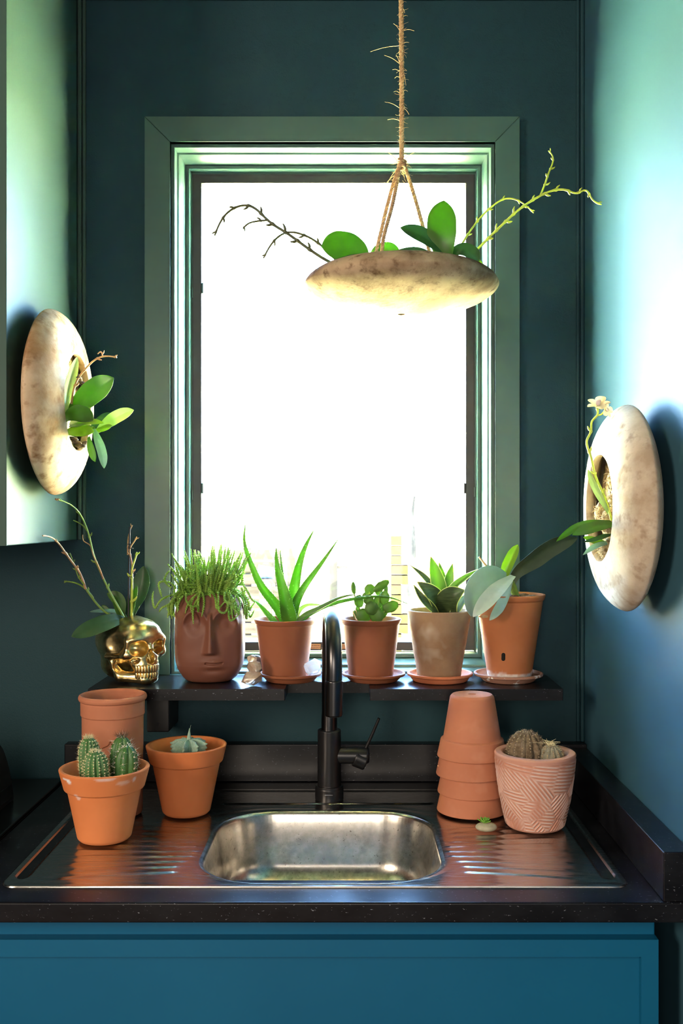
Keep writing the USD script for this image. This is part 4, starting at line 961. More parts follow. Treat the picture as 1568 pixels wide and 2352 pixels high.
v, f = ell((0, 0, 0), (.017, .012, .0215), 4); v = v * (1 + .22 * (meshkit.noise(v * 70, 5) - .5))[:, None]; t.part('stone', (v + ds + [0, 0, .0215], f), dark_stone, smooth=True)
# ------------------------------------------------------------------ gold skull planter with an orchid
ks = spot(301, 1.957); ks[2] = SZ + .0006
sk = Thing('skull_planter', 'gold skull planter holding an orchid with bare stems at the left end of the shelf', 'planter', ks)
def skull_sdf(p):
    q = p.copy(); q[..., 1] = np.abs(q[..., 1])          # centimetres, x forward, y sideways (mirrored), z up
    d = sd_ell(p, (-1.4, 0, 7.9), (7.2, 5.5, 5.2))
    d = smin(d, sd_ell(p, (3.0, 0, 9.3), (3.4, 4.3, 3.1)), 1.2)
    d = smin(d, sd_ell(q, (4.7, 1.7, 8.75), (1.5, 2.6, .95)), .9)
    d = smin(d, sd_ell(p, (4.2, 0, 5.2), (2.4, 3.0, 3.4)), 1.0)
    d = smin(d, sd_ell(p, (4.6, 0, 3.6), (2.1, 2.5, 1.4)), .8)
    d = smin(d, sd_ell(q, (3.9, 3.6, 5.9), (1.5, 1.5, 1.25)), .7)
    d = smin(d, sd_cap(q, (3.6, 4.2, 5.6), (-.9, 5.1, 5.2), .55, .50), .35)
    d = smin(d, sd_cap(q, (4.6, 4.15, 8.3), (4.1, 4.15, 6.2), .65, .6), .5)
    d = smin(d, sd_ell(p, (-3.2, 0, 3.1), (4.2, 3.9, 3.0)), 1.4)
    jaw = sd_cap(q, (5.3, .9, 1.25), (1.4, 3.5, 1.45), 1.15, 1.0)
    jaw = smin(jaw, sd_cap(q, (1.4, 3.5, 1.45), (-.3, 4.5, 4.9), .95, .65), .6)
    jaw = smin(jaw, sd_ell(p, (5.6, 0, 1.0), (1.35, 2.0, 1.0)), .6)
    jaw = smin(jaw, sd_ell(p, (4.9, 0, 2.1), (1.75, 2.25, .8)), .5)
    d = smin(d, jaw, .22)
    d = smax(d, -sd_ell(q, (2.5, 5.6, 7.7), (2.5, 1.25, 2.2)), .8)       # temple
    d = smax(d, -sd_ell(q, (2.1, 4.0, 3.55), (1.9, 1.0, 1.35)), .4)        # hollow behind the cheek
    d = smax(d, -sd_ell(q, (5.9, 2.25, 7.0), (2.9, 1.72, 1.45)), .35)      # eye sockets
    d = smin(d, sd_cap(p, (5.5, 0, 8.2), (6.55, 0, 6.7), .62, .42), .35)
    d = smax(d, -smin(sd_ell(p, (6.6, 0, 5.0), (1.9, 1.0, .95)), sd_ell(p, (6.6, 0, 5.9), (1.6, .55, 1.0)), .3), .22)
    d = smin(d, sd_cap(p, (5.6, 0, 6.1), (6.1, 0, 4.4), .16), .15)
    d = smax(d, -sd_ell(q, (5.0, 2.7, 4.7), (.9, .6, .5)), .5)
    cav = np.maximum(sd_ell(p, (-2.6, 0, 9.0), (3.9, 3.7, 5.6)), 4.5 - p[..., 2])
    d = smax(d, -cav, .25)
    d = smax(d, (p[..., 2] - (12.55 + .30 * np.sin(p[..., 0] * .9 + .6) + .15 * np.cos(p[..., 1] * 1.3))), .35)
    d = smax(d, -p[..., 2], .12)
    return d + .04 * (meshkit.noise(p * 1.4, 4) - .5)
sv, sf = surfnet(skull_sdf, (-9.2, -6.2, -.4), (7.8, 6.2, 13.6), .16)
tm = trimesh.Trimesh(sv, sf, process=False); trimesh.smoothing.filter_taubin(tm, iterations=6); sv = np.array(tm.vertices)
if tm.volume < 0: sf = sf[:, ::-1]
SA = -PI / 2 + math.radians(48); SR = rotz(SA); SS = .0100
def skl(v): return (np.asarray(v) * SS) @ SR.T + ks
sk.part('skull', (skl(sv), sf), gold, smooth=True)
def tooth_row(z, r, n, hgt, w):
    out_ = []
    for i in range(n):
        a = (i - (n - 1) / 2) / (n - 1) * 2 * 1.22
        c = np.array([4.15 + r * math.cos(a) * 1.17, r * 1.10 * math.sin(a), z])
        b = trimesh.creation.icosphere(2); v = np.sign(b.vertices) * np.abs(b.vertices) ** .62 * [.34, w, hgt]
        out_.append((skl(v @ rotz(a).T + c), b.faces))
    return join(out_)
sk.part('upper_teeth', tooth_row(3.05, 2.30, 12, .80, .29), gold, smooth=50, kind='stuff')
sk.part('lower_teeth', tooth_row(1.85, 2.22, 12, .66, .27), gold, smooth=50, kind='stuff')
top = skl([[-2.6, 0, 11.2]])[0]
sk.part('soil', soil_mesh((top[0], top[1], ks[2]), .030, .104, 12), bark)
b_ = top + [0, 0, .003]
def sleaf(pts, w, mat, face=(0, -1, .3), d=1.95, lab=None, fold=.25, curl=0, t=sk):
    c = pxs(pts, d); dd = np.mean([q[1] for q in c])
    return t.part('leaf', blade(c, w * dd / FPX, face, 'orchid', fold=fold, curl=curl, thick=.0020, n=30, m=9), mat, label=lab)
sleaf([(288, 1424, 1.955), (268, 1424, 1.93), (235, 1434, 1.905), (200, 1448, 1.89), (164, 1462, 1.88)], 42, leaf_dark, (.15, -1, .5), lab='large drooping leaf in front of the skull')
sleaf([(296, 1426, 1.965), (276, 1412, 1.97), (240, 1406, 1.975), (206, 1405, 1.98)], 30, leaf_cool, (0, -.22, 1), fold=.3)
sleaf([(284, 1424, 1.96), (277, 1404, 1.965), (271, 1377, 1.97), (246, 1363, 1.975)], 30, leaf_green, (.3, -1, .1))
sleaf([(252, 1414, 1.985), (246, 1404, 1.985), (239, 1396, 1.985), (234, 1390, 1.985)], 15, leaf_green, (.2, -1, .1))
sleaf([(300, 1426, 1.965), (308, 1388, 1.985), (324, 1345, 1.995), (330, 1300, 2.0)], 44, leaf_dark, (-.2, -1, -.1), lab='tall dark leaf behind the stake')
sleaf([(300, 1424, 1.955), (304, 1392, 1.955), (309, 1368, 1.955), (315, 1346, 1.96)], 17, leaf_green, (-.4, -1, .1))
def spike(t, pts, r, mat, buds=0, seed=0, name='flower_stem', parent=None, n=None, bmat=None):
    c = spline(pxs(pts), n or 10 * len(pts)); k = len(c); rr = np.interp(np.linspace(0, 1, k), np.linspace(0, 1, len(np.atleast_1d(r))), np.atleast_1d(r)).copy()
    g_ = random.Random(seed); nodes = []
    if buds:
        for i in np.linspace(k * .25, k - 3, buds).astype(int): rr[i] *= 1.55; rr[max(0, i - 1)] *= 1.2; nodes.append(i)
    q = t.part(name, tube(c, rr, sides=8, straight=True), mat, parent=parent)
    if buds:
        out_ = []
        for j, i in enumerate(nodes):
            T = c[min(i + 1, k - 1)] - c[i - 1]; T /= np.linalg.norm(T); s = np.cross(T, [0, 1, 0]) * (1 if j % 2 else -1); e = T * .5 + s * .8
            L_ = rr[i] * g_.uniform(2.0, 3.6); out_.append(tube([c[i], c[i] + e * L_ * .6, c[i] + e * L_ + T * L_ * .3], [rr[i] * .6, rr[i] * .7, rr[i] * .25], 6, 6))
        t.part('node', join(out_), bmat or mat, parent=q, kind='stuff')
    return q
D_ = 1.955
s1 = spike(sk, [(287, 1424, 1.96), (276, 1402, D_), (257, 1368, D_), (237, 1328, D_), (214, 1270, 1.95), (202, 1222, 1.94), (186, 1185, 1.93), (158, 1157, 1.895), (134, 1148, 1.87)], [.0024, .0021, .0019, .0017, .0014], stem_green, 5, 1)
spike(sk, [(200, 1219, 1.94), (189, 1206, 1.935), (168, 1195, 1.93)], [.0015, .0011], stem_green, parent=s1, name='side_shoot')
sk.part('dry_bud', join([ell(P(131, 1148, 1.865) + [i * .0022, 0, .0012 * (i % 2)], (.0022, .0016, .0019), 2) for i in range(-1, 2)]), stem_brown, parent=s1)
spike(sk, [(237, 1330, 1.953), (224, 1296, 1.951), (212, 1268, 1.948), (206, 1252, 1.946), (192, 1242, 1.944), (190, 1228, 1.944)], [.0019, .0014, .0009], stem_brown, parent=s1, name='dry_stem')
s2 = spike(sk, [(284, 1426, 1.945), (262, 1418, 1.935), (233, 1398, 1.92), (208, 1368, 1.91), (196, 1350, 1.905)], [.0024, .0022, .0021], stem_green, 0)
spike(sk, [(197, 1353, 1.905), (182, 1314, 1.90), (170, 1297, 1.885), (147, 1265, 1.86), (119, 1235, 1.815), (98, 1230, 1.785)], [.0024, .0021, .0018, .0012], stem_brown, 4, 3, parent=s2, name='dry_stem')
spike(sk, [(214, 1374, 1.912), (198, 1354, 1.908), (176, 1340, 1.90), (147, 1335, 1.89)], [.0021, .0017, .0012], stem_green, 2, 4, parent=s2, name='side_shoot')
spike(sk, [(193, 1342, 1.904), (182, 1328, 1.902), (174, 1308, 1.90), (166, 1285, 1.898), (160, 1270, 1.897)], [.0016, .0012, .0009], stem_green, 4, 5, parent=s2, name='side_shoot')
stk = sk.part('plant_stake', tube(pxs([(295, 1430, 1.955), (296, 1320, 1.955), (298, 1210, 1.955)]), .0019, 8, 10), stake_black)
def clip(px, py, d, r): return tube([P(px, py, d) + [r * math.cos(t), r * math.sin(t), .0012 * math.sin(t * .5)] for t in np.linspace(0, 2 * PI, 18)], .0008, sides=5, straight=True)
sk.part('plant_clip', join([clip(298, 1251, 1.955, .0042), clip(300, 1260, 1.953, .0050), clip(299, 1318, 1.955, .0045), clip(301, 1326, 1.953, .0050)] + [tube(pxs([(300, 1317, 1.953), (313, 1317, 1.95)]), .0007, 4, 5)]), stake_black)
s3 = spike(sk, [(303, 1420, 1.953), (303, 1372, 1.951), (303, 1330, 1.951), (304, 1303, 1.951), (311, 1282, 1.95), (314, 1268, 1.95)], [.0026, .0024, .0022, .0016], stem_lime, 3, 6)
spike(sk, [(303, 1340, 1.952), (302, 1290, 1.953), (300, 1256, 1.953), (308, 1244, 1.952), (314, 1233, 1.951)], [.0019, .0016, .0012], stem_brown, 3, 7, parent=s3, name='dry_stem')
spike(sk, [(293, 1275, 1.956), (294, 1240, 1.956), (300, 1214, 1.956), (304, 1206, 1.956)], [.0014, .0012, .0010], stem_brown, 2, 8, parent=s3, name='dry_stem')

# ------------------------------------------------------------------ clay face pot with a trailing plant
fd = 1.966
kf = spot(482, fd); kf[2] = SZ + .0004
fp = Thing('face_planter', 'brown clay head planter with a closed-eyed face and bushy green hair-like stems', 'planter', kf)
W_, D2, H_ = .0685, .0560, .1740
zo = np.concatenate([np.linspace(0, 1, 14)[:-1] * 0, []])
pf_ = fillet([(0, 0), (.70, 0), (1.0, .20), (1.0, .60), (.99, .83), (.80, .965), (.66, 1.0), (.60, .985), (.58, .90), (.60, .62), (0, .60)], [0, .22, .30, .2, .22, .16, .05, .03, .05, .1, 0], 10)
pf_ = densify(pf_ * [1, H_ / .0625], .03); pf_ = pf_ * [1, .0625]          # even steps in both directions
def gauss(x, s): return np.exp(-(x / s) ** 2)
def face_field(x, z):
    """Relief in metres on the front, x across, z up."""
    h = np.zeros_like(x)
    for s in (-1, 1):
        cx_, cz_, rx_, rz_ = s * .0285, .1150, .0235, .0265
        e = np.hypot((x - cx_) / rx_, (z - cz_) / rz_); up_ = sstep(-.3, .35, (z - cz_) / rz_)
        h += .0030 * gauss(e - 1.0, .16) * up_                                     # brow
        h -= .0066 * (1 - sstep(.30, 1.02, e)) * (.35 + .65 * sstep(-1.2, .5, (z - cz_) / rz_))   # socket under it
        h += .0016 * gauss(np.hypot((x - cx_) / .014, (z - .108) / .0075), 1.0)     # lid
        h -= .0012 * sstep(.085, .06, z) * gauss(x - s * .040, .018) * sstep(.015, .04, z)
    t_ = np.clip((.134 - z) / .074, 0, 1); wn = .0036 + .0066 * t_ ** 1.3
    nose = np.where((z > .056) & (z < .140), 1, 0) * sstep(.140, .128, z) * sstep(.0555, .0625, z)
    h += (.0055 + .0095 * t_) * np.exp(-np.abs(x / wn) ** 2.4) * nose
    x0_ = x; x = x - .0075
    h += .0030 * gauss((z - .0400 - .0030) / .0050, 1.0) * gauss(x / .0185, 1.0) + .0036 * gauss((z - .0335) / .0050, 1.0) * gauss(x / .0175, 1.0)
    h -= .0048 * gauss((z - .0392 - 4.0 * x * x) / .0011, 1.0) * sstep(.0185, .0150, np.abs(x))
    h -= .0016 * gauss((z - .026) / .005, 1.0) * gauss(x / .02, 1.0)
    h += .0018 * gauss((z - .016) / .009, 1.0) * gauss(x / .022, 1.0)
    return h
nt = 420; th = np.arange(nt) * 2 * PI / nt
R, TH = np.meshgrid(pf_[:, 0], th, indexing='ij'); Z = np.repeat(pf_[:, 1:2], nt, 1)
ct, st_ = np.cos(TH), np.sin(TH); ee = 2.9
sup = (np.abs(ct) ** ee + np.abs(st_) ** ee) ** (-1 / ee); blend = np.clip((R - .55) / .4, 0, 1); sup = 1 + (sup - 1) * blend
X_, Y_ = R * sup * ct * W_, R * sup * st_ * D2
front = (st_ < 0) * np.clip((-st_ - .25) * 3, 0, 1); outer_ = (np.arange(len(pf_)) < np.argmax(pf_[:, 1]))[:, None]
Y_ = Y_ - face_field(X_ + .0, Z) * front * outer_ * 1.25
v = np.stack([X_, Y_, Z], -1).reshape(-1, 3)
ya = .14
fr = rotz(ya)
fp.part('head', (v @ fr.T + kf, grid_faces(len(pf_), nt)), face_clay, smooth=60)
fp.part('soil', soil_mesh(kf, .0385, H_ * .93, 14), soil)
g_ = random.Random(17)
def chain_stem(c, r=.0022, step=.0021):
    L_ = np.sum(np.linalg.norm(np.diff(c, axis=0), axis=1)); k = max(6, int(L_ / step) * 2)
    cc = spline(c, k) if len(c) > 2 else c
    rr = np.where(np.arange(k) % 2 == 0, r * .62, r * 1.12) * np.interp(np.linspace(0, 1, k), [0, .85, 1], [1, .95, .45])
    T, N, B = frames(cc); v_ = []; 
    for i in range(k):
        tw = (i // 2 % 2) * PI / 4
        for j in range(4):
            a = tw + j * PI / 2; v_.append(cc[i] + rr[i] * (math.cos(a) * N[i] + math.sin(a) * B[i]) + (T[i] * r * .55 if i % 2 else 0))
    v_ += [cc[-1] + T[-1] * r]; f = list(grid_faces(k, 4)); b = (k - 1) * 4
    f += [(b + j, b + (j + 1) % 4, len(v_) - 1) for j in range(4)]
    return np.array(v_), np.array(f)
zt_ = kf[2] + H_ * .95
for i in range(270):
    a = g_.random() * 2 * PI; q = math.sqrt(g_.random())
    bx0 = kf + np.array([.040 * q * math.cos(a), .034 * q * math.sin(a), H_ * .94])
    kind = g_.random()
    if kind < .50:                                   # upright
        L_ = g_.uniform(.034, .104) * (1.06 - .22 * q); lean = .020 * q
        e = bx0 + [lean * math.cos(a) * 1.9 + g_.gauss(0, .006), lean * math.sin(a) * .7 + g_.gauss(0, .005), L_]
        pts = [bx0 + [0, 0, -.01], bx0 * .5 + e * .5 + [g_.gauss(0, .003), g_.gauss(0, .003), 0], e]
    elif kind < .82:                                 # spreading, tip turned up
        ox = g_.choice([-1, 1]) * g_.uniform(.015, .058) if q > .35 else g_.gauss(0, .03)
        e = kf + np.array([ox * 1.0 + .012 * math.cos(a), .034 * math.sin(a) - .004, H_ * .94 + g_.uniform(-.002, .048)])
        pts = [bx0, bx0 * .5 + e * .5 + [0, 0, g_.uniform(.006, .014)], e, e + [g_.gauss(0, .004), g_.gauss(0, .003), g_.uniform(.010, .022)]]
    else:                                            # trailing over the shoulder
        aa_ = g_.uniform(PI * 1.02, PI * 1.98) if g_.random() < .45 else g_.choice([PI, 0]) + g_.gauss(0, .25)
        dx__, dy__ = math.cos(aa_), math.sin(aa_)
        ex = kf + np.array([dx__ * .060, dy__ * .055, H_ * .90 + g_.uniform(-.004, .01)])
        dn = g_.uniform(.012, .036)
        pts = [bx0, bx0 * .4 + ex * .6 + [0, 0, .014], ex + [dx__ * .012, dy__ * .010, -.002], ex + [dx__ * .016 + g_.gauss(0, .004), dy__ * .012, -dn]]
        if g_.random() < .45: pts += [pts[-1] + [g_.gauss(0, .009), -.003, g_.uniform(.008, .016)]]
    fp.part('stem', chain_stem(pts, g_.uniform(.0023, .0030)), crassula, smooth=False)
for j, pts in enumerate([[(400, 1365), (380, 1372), (366, 1382), (356, 1396), (350, 1372), (352, 1360)], [(404, 1352), (384, 1336), (366, 1338), (366, 1352), (371, 1370)], [(402, 1372), (388, 1388), (372, 1396), (366, 1404)], [(420, 1368), (410, 1386), (407, 1404)],
                         [(500, 1360), (501, 1385), (504, 1404), (514, 1408), (522, 1396), (528, 1370), (527, 1358)], [(516, 1360), (520, 1384), (534, 1384), (540, 1370)], [(428, 1362), (428, 1380), (438, 1392), (450, 1392), (454, 1370)], [(556, 1340), (570, 1362), (578, 1376), (584, 1382)], [(554, 1350), (566, 1376), (572, 1388), (565, 1394)],
                         [(394, 1350), (378, 1330), (383, 1318), (388, 1312)], [(480, 1350), (481, 1366), (483, 1370)]]):
    fp.part('stem', chain_stem([P(x, y, 1.905 - .012 * math.sin(k * .9)) for k, (x, y) in enumerate(pts)], .0024), crassula, smooth=False, label='trailing stem')

# ------------------------------------------------------------------ lens-shaped clay planters
def lens(R_, rh, up, dn, wall=.011, n=128, seed=1):
    """Axis z, opening up: the rim at z = 0, lip of the opening at z = up, underside at z = -dn."""
    pts = [(.0065, -dn)]
    for a in np.linspace(.08, PI / 2, 22): s = math.sin(a); pts.append((R_ * s, -dn * math.cos(a) ** 1.15 * (1 if s < .9 else 1)))
    k0 = rh / R_
    for a in np.linspace(PI / 2, .30, 20)[1:]: s = math.sin(a); t = (s - k0) / (1 - k0); pts.append((R_ * s, up * (1 - max(t, 0) ** 2.2) ** .62)) if s > k0 + .05 else None
    pts += [(rh + .005, up * .995), (rh + .0012, up * .965), (rh, up * .88), (rh + .004, up * .88 - wall * .8)]
    pts += [(R_ * .80, up * .22), (R_ * .86, -.002), (R_ * .70, -dn * .48), (R_ * .30, -dn + wall), (.0065, -dn + wall)]
    p = densify(np.array(pts), .006)
    return lathe(p, (0, 0, 0), n, lambda th, r, z: .0022 * (meshkit.fbm(np.stack([np.cos(th) * r * 22, np.sin(th) * r * 22, z * 22], -1), 3, seed) - .5), closed=True)

# hanging one
hc = P(921.5, 655, 1.700)
hg = Thing('hanging_planter', 'round flattened clay planter of orchids hanging on a frayed jute rope before the window', 'hanging planter', hc)
v, f = lens(.1650, .100, .0285, .0500, seed=3)
hg.part('bowl', (v + hc, f), hanging_clay, smooth=50)
hg.part('moss', soil_mesh(hc, .118, .008, 22, .008, 64), moss)
def rope(c, rad, turns_per_m=62, n=None):
    L_ = np.sum(np.linalg.norm(np.diff(c, axis=0), axis=1)); n = n or int(L_ / .0016); cc = spline(c, n); T, N, B = frames(cc); out_ = []
    s = np.linspace(0, L_, n)
    for k in range(3):
        a = s * turns_per_m * 2 * PI + k * 2 * PI / 3
        out_.append(tube(cc + rad * .52 * (np.cos(a)[:, None] * N + np.sin(a)[:, None] * B), rad * .56, sides=6, straight=True))
    return join(out_), cc
knot = P(922, 378, 1.700)
top_r = knot + [-.0012, 0, 0]; top_r[2] = ZC + .05
rp, rc = rope([knot + [0, 0, -.004], knot * .66 + top_r * .34 + [.0006, 0, 0], knot * .3 + top_r * .7 + [-.0006, 0, 0], top_r], .0042)
rq = hg.part('rope', rp, rope_jute, smooth=50)
legs = []
for (px, py, d, ex) in ((849, 588, 1.66, None), (876, 593, 1.615, None), (1008, 596, 1.745, None)):
    e = P(px, py, d); e[2] = min(e[2], hc[2] + .024); e2 = P(px, py + 12, d)
    st0 = knot + np.array([.004 if px > 900 else -.003, 0, 0])
    m_, c_ = rope([st0, st0 * .5 + e * .5 + [0, 0, -.0012], e, e2], .0033, 75); legs.append(c_); hg.part('rope_leg', m_, rope_jute, parent=rq, smooth=50)
kn_ = []
for k in range(5):
    a = np.linspace(0, 2 * PI, 26); c = np.stack([np.cos(a) * .0052, np.sin(a) * .0055, .0022 * np.sin(a + k) + (k - 2) * .0036], 1) @ rotx(.3 * (k - 2)).T + knot + [.0015 * (k % 2), 0, 0]
    kn_.append(tube(c, .0026, sides=6, straight=True))
hg.part('knot', join(kn_), rope_jute, parent=rq, smooth=50)
g_ = random.Random(41); fb = []
def fibre(c, d, L_, r=.00034, wig=.25):
    d = np.array(d, float); d /= np.linalg.norm(d); p = [np.array(c)]
    for _ in range(4): d = d + np.array([g_.gauss(0, wig), g_.gauss(0, wig), g_.gauss(0, wig)]); d /= np.linalg.norm(d); p.append(p[-1] + d * L_ / 4)
    return tube(p, [r, r * .6], 8, 4)
pxm = 1.70 / FPX
for px0, py0, ex_, ey_ in ((917, 105, 850, 119), (917, 146, 882, 127), (917, 248, 883, 234), (917, 277, 890, 275), (924, 71, 951, 71), (924, 102, 939, 98), (918, 72, 903, 54), (925, 160, 932, 196), (924, 247, 939, 263), (918, 165, 901, 160), (924, 210, 936, 210), (917, 214, 904, 211), (917, 145, 909, 126), (928, 368, 952, 350), (912, 370, 890, 350), (912, 388, 890, 420), (924, 20, 929, 30), (917, 178, 906, 180), (910, 400, 885, 424)):
    fb.append(tube(pxs([(px0, py0, 1.699), ((px0 + ex_) / 2, (py0 + ey_) / 2 - 3, 1.697), (ex_, ey_, 1.695)]), [.0006, .0005, .0004], 10, 5))
for _ in range(230):
    c = rc[g_.randrange(len(rc))]; 
    if P(0, -60, 1.7)[2] < c[2]: continue
    fb.append(fibre(c, (g_.gauss(0, 1), g_.gauss(0, .7), g_.gauss(0, .5)), g_.uniform(.006, .014)))
for c_ in legs:
    for _ in range(34): fb.append(fibre(c_[int(len(c_) * g_.random() ** 2.2 * .95)], (g_.gauss(0, 1), g_.gauss(0, .7), g_.gauss(-.2, .6)), g_.uniform(.005, .012)))
for _ in range(40): fb.append(fibre(knot + [g_.gauss(0, .003), 0, g_.gauss(-.004, .008)], (g_.gauss(0, 1), g_.gauss(0, .7), g_.gauss(-.4, .7)), g_.uniform(.008, .02)))
hg.part('loose_fibres', join(fb), jute_fibre, parent=rq, kind='stuff', smooth=60)
loop = P(1013, 597, 1.60)
hg.part('wire_loop', tube([loop + [.006 * math.cos(t), 0, .011 * math.sin(t) - .004] for t in np.linspace(-.3, PI + .3, 16)], .0016, sides=6, straight=True), rope_jute)
HL = [([(840, 606, 1.68), (822, 580, 1.665), (785, 566, 1.655), (738, 566, 1.65)], 76, leaf_green, (.1, -1, .25), .12),
      ([(850, 600, 1.66), (826, 590, 1.63), (790, 598, 1.61), (752, 612, 1.60)], 24, leaf_dark, (0, -.7, .75), .3),
      ([(852, 598, 1.77), (872, 576, 1.78), (892, 572, 1.785), (918, 584, 1.79)], 34, leaf_green, (0, -1, .2), .2),
      ([(1004, 604, 1.66), (985, 584, 1.645), (949, 576, 1.635), (892, 590, 1.63)], 24, leaf_dark, (0, -.75, .7), .35),
      ([(1034, 606, 1.70), (1014, 576, 1.685), (976, 548, 1.675), (919, 523, 1.67)], 54, leaf_dark, (.35, -1, .55), .35),
      ([(1026, 608, 1.69), (1016, 560, 1.68), (1014, 510, 1.68), (1019, 461, 1.685)], 68, leaf_green, (-.05, -1, .05), .18),
      ([(1036, 600, 1.70), (1052, 576, 1.69), (1076, 578, 1.685), (1099, 600, 1.68)], 38, leaf_dark, (-.2, -1, .5), .3),
      ([(1052, 616, 1.72), (1072, 604, 1.72), (1092, 604, 1.72), (1109, 612, 1.72)], 26, leaf_lime, (0, -1, .4), .25)]
for pts, w, mat, face, fo_ in HL: sleaf(pts, w, mat, face, fold=fo_, curl=-.05, t=hg)
s4 = spike(hg, [(790, 618, 1.70), (759, 603, 1.69), (709, 572, 1.68), (656, 534, 1.67), (615, 506, 1.665), (576, 474, 1.66), (533, 481, 1.65), (508, 507, 1.645), (493, 541, 1.64)], [.0028, .0025, .0023, .0021, .0014], stem_dark, 9, 11)
spike(hg, [(615, 506, 1.665), (586, 509, 1.66), (570, 514, 1.658), (558, 525, 1.655)], [.0019, .0013], stem_dark, 2, 12, parent=s4, name='side_shoot')
spike(hg, [(770, 596, 1.72), (736, 563, 1.72), (697, 540, 1.715), (662, 534, 1.71), (627, 556, 1.70), (605, 593, 1.695)], [.0023, .0020, .0018, .0013], stem_dark, 5, 13)
s5 = spike(hg, [(1050, 622, 1.70), (1067, 603, 1.70), (1143, 526, 1.69), (1196, 478, 1.685), (1240, 450, 1.68), (1301, 437, 1.67), (1326, 443, 1.665), (1343, 437, 1.66), (1360, 458, 1.655), (1381, 470, 1.65)], [.0024, .0021, .0020, .0018, .0012], stem_lime, 12, 14)
spike(hg, [(1240, 450, 1.68), (1252, 420, 1.68), (1261, 394, 1.68), (1269, 360, 1.68), (1259, 346, 1.68)], [.0017, .0016, .0011], stem_lime, 5, 15, parent=s5, name='side_shoot')
spike(hg, [(1040, 592, 1.72), (1058, 564, 1.72), (1096, 508, 1.715), (1131, 473, 1.71), (1162, 456, 1.705), (1196, 464, 1.70), (1225, 489, 1.695)], [.0018, .0016, .0015, .0010], stem_lime, 6, 16)

# on the cabinet end, opening to the right
def wall_lens(loc, sgn, dn, seed):
    v, f = lens(.1655, .0850, .0440, dn, seed=seed)
    w = v[:, [2, 1, 0]] * [sgn, 1, 1]                   # axis along x
    return w + loc, (f[:, ::-1] if sgn > 0 else f)
lc = np.array([-.5330, 1.785, P(0, 925, 1.785)[2]])
lp = Thing('wall_planter', 'tan lens-shaped clay planter with a green orchid, hung on the cabinet end at left', 'wall planter', lc, 'clay wall planters facing each other')
lp.part('bowl', wall_lens(lc, 1, .0290, 5), planter_clay, smooth=50)
def moss_disc(c, sgn, r, off, seed):
    v, f = soil_mesh((0, 0, 0), r, off, seed, .006, 56); w = v[:, [2, 1, 0]] * [sgn, 1, 1]
    return w + c, (f[:, ::-1] if sgn > 0 else f)
lp.part('moss', moss_disc(lc, 1, .108, .016, 31), moss)
lp.part('bark_chips', join([ell(P(px, py, d), (.010, .006, .004), 1, roty(a)) for px, py, d, a in ((176, 1016, 1.76, .3), (190, 1020, 1.77, -.4), (168, 1008, 1.75, .2), (184, 1024, 1.76, .1), (181, 866, 1.79, .9), (188, 880, 1.80, .5))]), bark)
LP = [([(150, 948, 1.75), (152, 915, 1.76), (163, 865, 1.765), (177, 820, 1.775)], 28, leaf_pale, (.8, -.6, .1), .4),
      ([(160, 950, 1.765), (180, 930, 1.76), (214, 902, 1.745), (261, 868, 1.735)], 62, leaf_green, (.1, -1, .3), .25),
      ([(146, 966, 1.75), (160, 952, 1.735), (184, 950, 1.72), (214, 966, 1.71)], 42, leaf_green, (-.1, -1, .35), .15),
      ([(160, 980, 1.745), (186, 974, 1.72), (212, 970, 1.71), (238, 972, 1.705)], 20, leaf_lime, (0, -.8, .5), .4),
      ([(150, 994, 1.75), (170, 990, 1.735), (194, 991, 1.72), (216, 991, 1.715)], 36, leaf_lime, (0, -1, .5), .3),
      ([(222, 992, 1.76), (244, 974, 1.755), (272, 956, 1.75), (307, 942, 1.745)], 32, leaf_pale, (0, -1, .2), .25),
      ([(218, 988, 1.75), (234, 986, 1.745), (246, 982, 1.742), (257, 977, 1.74)], 16, leaf_lime, (0, -1, .4), .3),
      ([(204, 1004, 1.75), (208, 1022, 1.745), (214, 1042, 1.74), (219, 1061, 1.738)], 22, leaf_green, (-.5, -.9, .1), .35),
      ([(216, 986, 1.745), (224, 1010, 1.735), (234, 1042, 1.73), (239, 1076, 1.728)], 24, leaf_cool, (.45, -1, .1), .45),
      ([(204, 990, 1.765), (222, 972, 1.77), (238, 958, 1.775), (252, 948, 1.78)], 18, leaf_dark, (0, -1, .2), .2)]
for pts, w, mat, face, fo_ in LP: sleaf(pts, w, mat, face, fold=fo_, curl=-.05, t=lp)
lp.part('leaf_crown', tube(pxs([(172, 975, 1.80), (186, 978, 1.765), (214, 988, 1.75)]), [.010, .009, .006], 12, 10), stem_green)
s6 = spike(lp, [(164, 928, 1.76), (169, 898, 1.76), (178, 872, 1.76), (196, 848, 1.755), (222, 824, 1.75), (245, 818, 1.745), (268, 821, 1.74)], [.0022, .0019, .0016, .0013], stem_brown, 4, 21)
spike(lp, [(236, 820, 1.747), (231, 808, 1.746), (224, 813, 1.746)], [.0013, .0010], stem_brown, 1, 22, parent=s6, name='side_shoot')
lp.part('plant_clip', clip(180, 868, 1.76, .0036), stake_black, parent=s6)

